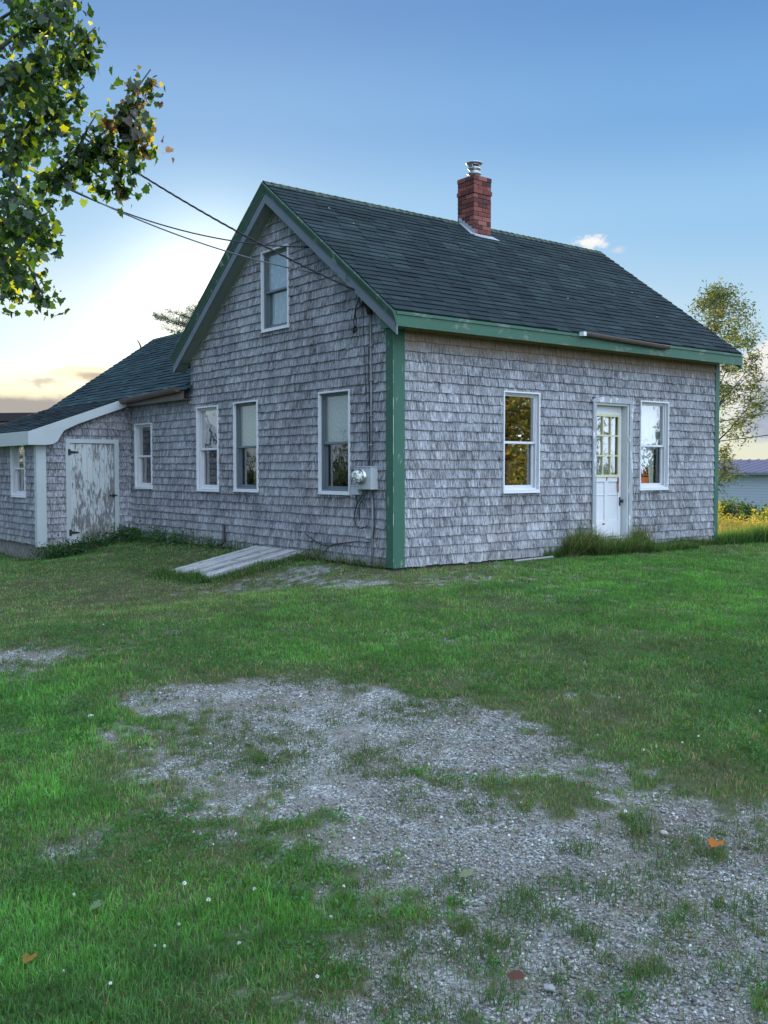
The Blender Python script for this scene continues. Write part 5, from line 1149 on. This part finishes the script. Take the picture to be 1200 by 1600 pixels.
M['stone'] = mat('gravel_stone', lambda t: prin(t, attr(t, 'col', 'Color'), .85))
o = np_mesh('gravel', P.reshape(-1, 3), Fc, 3, M['stone'], np.repeat(pick(rng, n, [(.23, .235, .22), (.12, .122, .11), (.34, .345, .32), (.56, .56, .53), (.24, .205, .155)], [.35, .22, .23, .05, .15], .25), 6, axis=0)); tag(o, 'grey crushed stone of the old gravel patch', 'gravel', kind='stuff')

# clover flowers, fallen leaves, loose stones
rng = np.random.default_rng(55)
M['petal'] = mat('clover_petal', lambda t: prin(t, (.72, .72, .66), .7))
FL = [(232, 1357), (288, 1395), (399, 1401), (120, 1415), (279, 1457), (242, 1489), (256, 1490), (376, 1488), (520, 1448), (172, 1547), (496, 1537), (322, 1420), (533, 1397), (301, 1311), (392, 1267), (367, 1316), (969, 1097), (1006, 1180), (1024, 1179), (1063, 1169), (1092, 1159), (931, 1159), (1188, 1121), (934, 1252), (979, 1282), (163, 982), (145, 985), (100, 1533)]
where = ['in the near lawn left of the gravel', 'in the lawn right of the gravel']
proto = None
for i, (u, v) in enumerate(FL):
    p = ground_at(u, v)
    if proto is None:
        proto = empty('clover_flower', (0, 0, 0)); mb = MB()
        r = random.Random(2)
        for _ in range(46):
            a, b_ = r.uniform(0, 6.28), r.uniform(-.3, 1.4); dd = Vector((math.cos(a)*math.cos(b_), math.sin(a)*math.cos(b_), math.sin(b_))); sd_ = dd.cross(Vector((.3, .2, 1))).normalized()*.0026; c = Vector((0, 0, .055)); mb.face([tuple(c+dd*.003-sd_), tuple(c+dd*.010-sd_*.8), tuple(c+dd*.0125), tuple(c+dd*.010+sd_*.8), tuple(c+dd*.003+sd_)])
        mb.build('petals', M['petal'], proto); mb = MB(); mb.tube([(0, 0, -.01), (.003, 0, .03), (0, 0, .056)], .0012, 5); mb.build('stem', M['stemg'] if 'stemg' in M else M.setdefault('stemg', mat('stem_green', lambda t: prin(t, (.06, .15, .04), .7))), proto); t_ = proto
    else:
        t_ = proto.copy(); COL.objects.link(t_)
        for chd in list(proto.children): c = chd.copy(); COL.objects.link(c); c.parent = t_
    t_.location = (p[0], p[1], p[2]); t_.rotation_euler = (rng.uniform(-.3, .3), rng.uniform(-.3, .3), rng.uniform(0, 6)); sc_ = rng.uniform(.45, .75); t_.scale = (sc_,)*3
    tag(t_, 'small round white clover flower '+(where[0] if u < 560 else where[1]), 'flower', 'clover flowers left of the gravel' if u < 560 else 'clover flowers right of the gravel')
def flat_leaf(u, v, size, col, label, name='fallen_leaf', up=.03, cat='leaf'):
    p = ground_at(u, v); r = np.random.default_rng(int(u)); T = np.array(MAPLE); an = r.uniform(0, 6.28); ca_, sa_ = math.cos(an), math.sin(an); X = T[:, 0]*ca_-T[:, 1]*sa_; Y = T[:, 0]*sa_+T[:, 1]*ca_; Z = .35*np.abs(T[:, 0])+.25*(T[:, 1]-.5)**2+X*r.uniform(-.3, .3)
    V = np.stack([p[0]+X*size, p[1]+Y*size, p[2]+up+Z*size], 1); o = np_mesh(name, V, np.arange(len(V)), len(V), M['leaf'], np.tile(np.array(col), (len(V), 1))); tag(o, label, cat)
flat_leaf(1120, 1328, .07, (.60, .20, .02), 'curled bright orange maple leaf lying on the gravel')
flat_leaf(48, 1508, .05, (.42, .20, .04), 'brown-orange maple leaf lying in the near lawn')
flat_leaf(804, 1548, .06, (.16, .06, .045), 'dark red leaf lying low on the gravel among tufts')
flat_leaf(157, 1425, .05, (.20, .28, .16), 'pale green leaf resting upright in the near lawn')
flat_leaf(1170, 1332, .04, (.06, .04, .03), 'small dark dead leaf near the right edge of the gravel', up=.01)
flat_leaf(728, 1388, .06, (.26, .32, .20), 'pale grey-green leaf on a grass tuft in the gravel', up=.04)
def stone(u, v, s, col, label):
    p = ground_at(u, v); r = random.Random(u); me = bpy.data.meshes.new('stone'); import bmesh; bm = bmesh.new(); bmesh.ops.create_icosphere(bm, subdivisions=2, radius=s)
    for q in bm.verts: q.co = Vector((q.co.x*1.3, q.co.y, q.co.z*.6))*(1+r.uniform(-.15, .15))
    bm.to_mesh(me); bm.free(); m_ = mat('stone_'+str(u), lambda t: prin(t, t.mix(t.noise(posn(t), 60), col, tuple(c*.7 for c in col)), .85)); me.materials.append(m_); o = bpy.data.objects.new('stone', me); COL.objects.link(o); o.location = (p[0], p[1], p[2]+s*.3); o.rotation_euler = (0, 0, r.uniform(0, 6)); tag(o, label, 'stone')
stone(1037, 1303, .015, (.45, .44, .40), 'flat pale stone on the gravel near the right side')
stone(141, 1120, .02, (.60, .62, .62), 'white stone at the left edge of the gravel patch')
stone(858, 1546, .016, (.30, .31, .30), 'grey stone beside the dark red leaf')
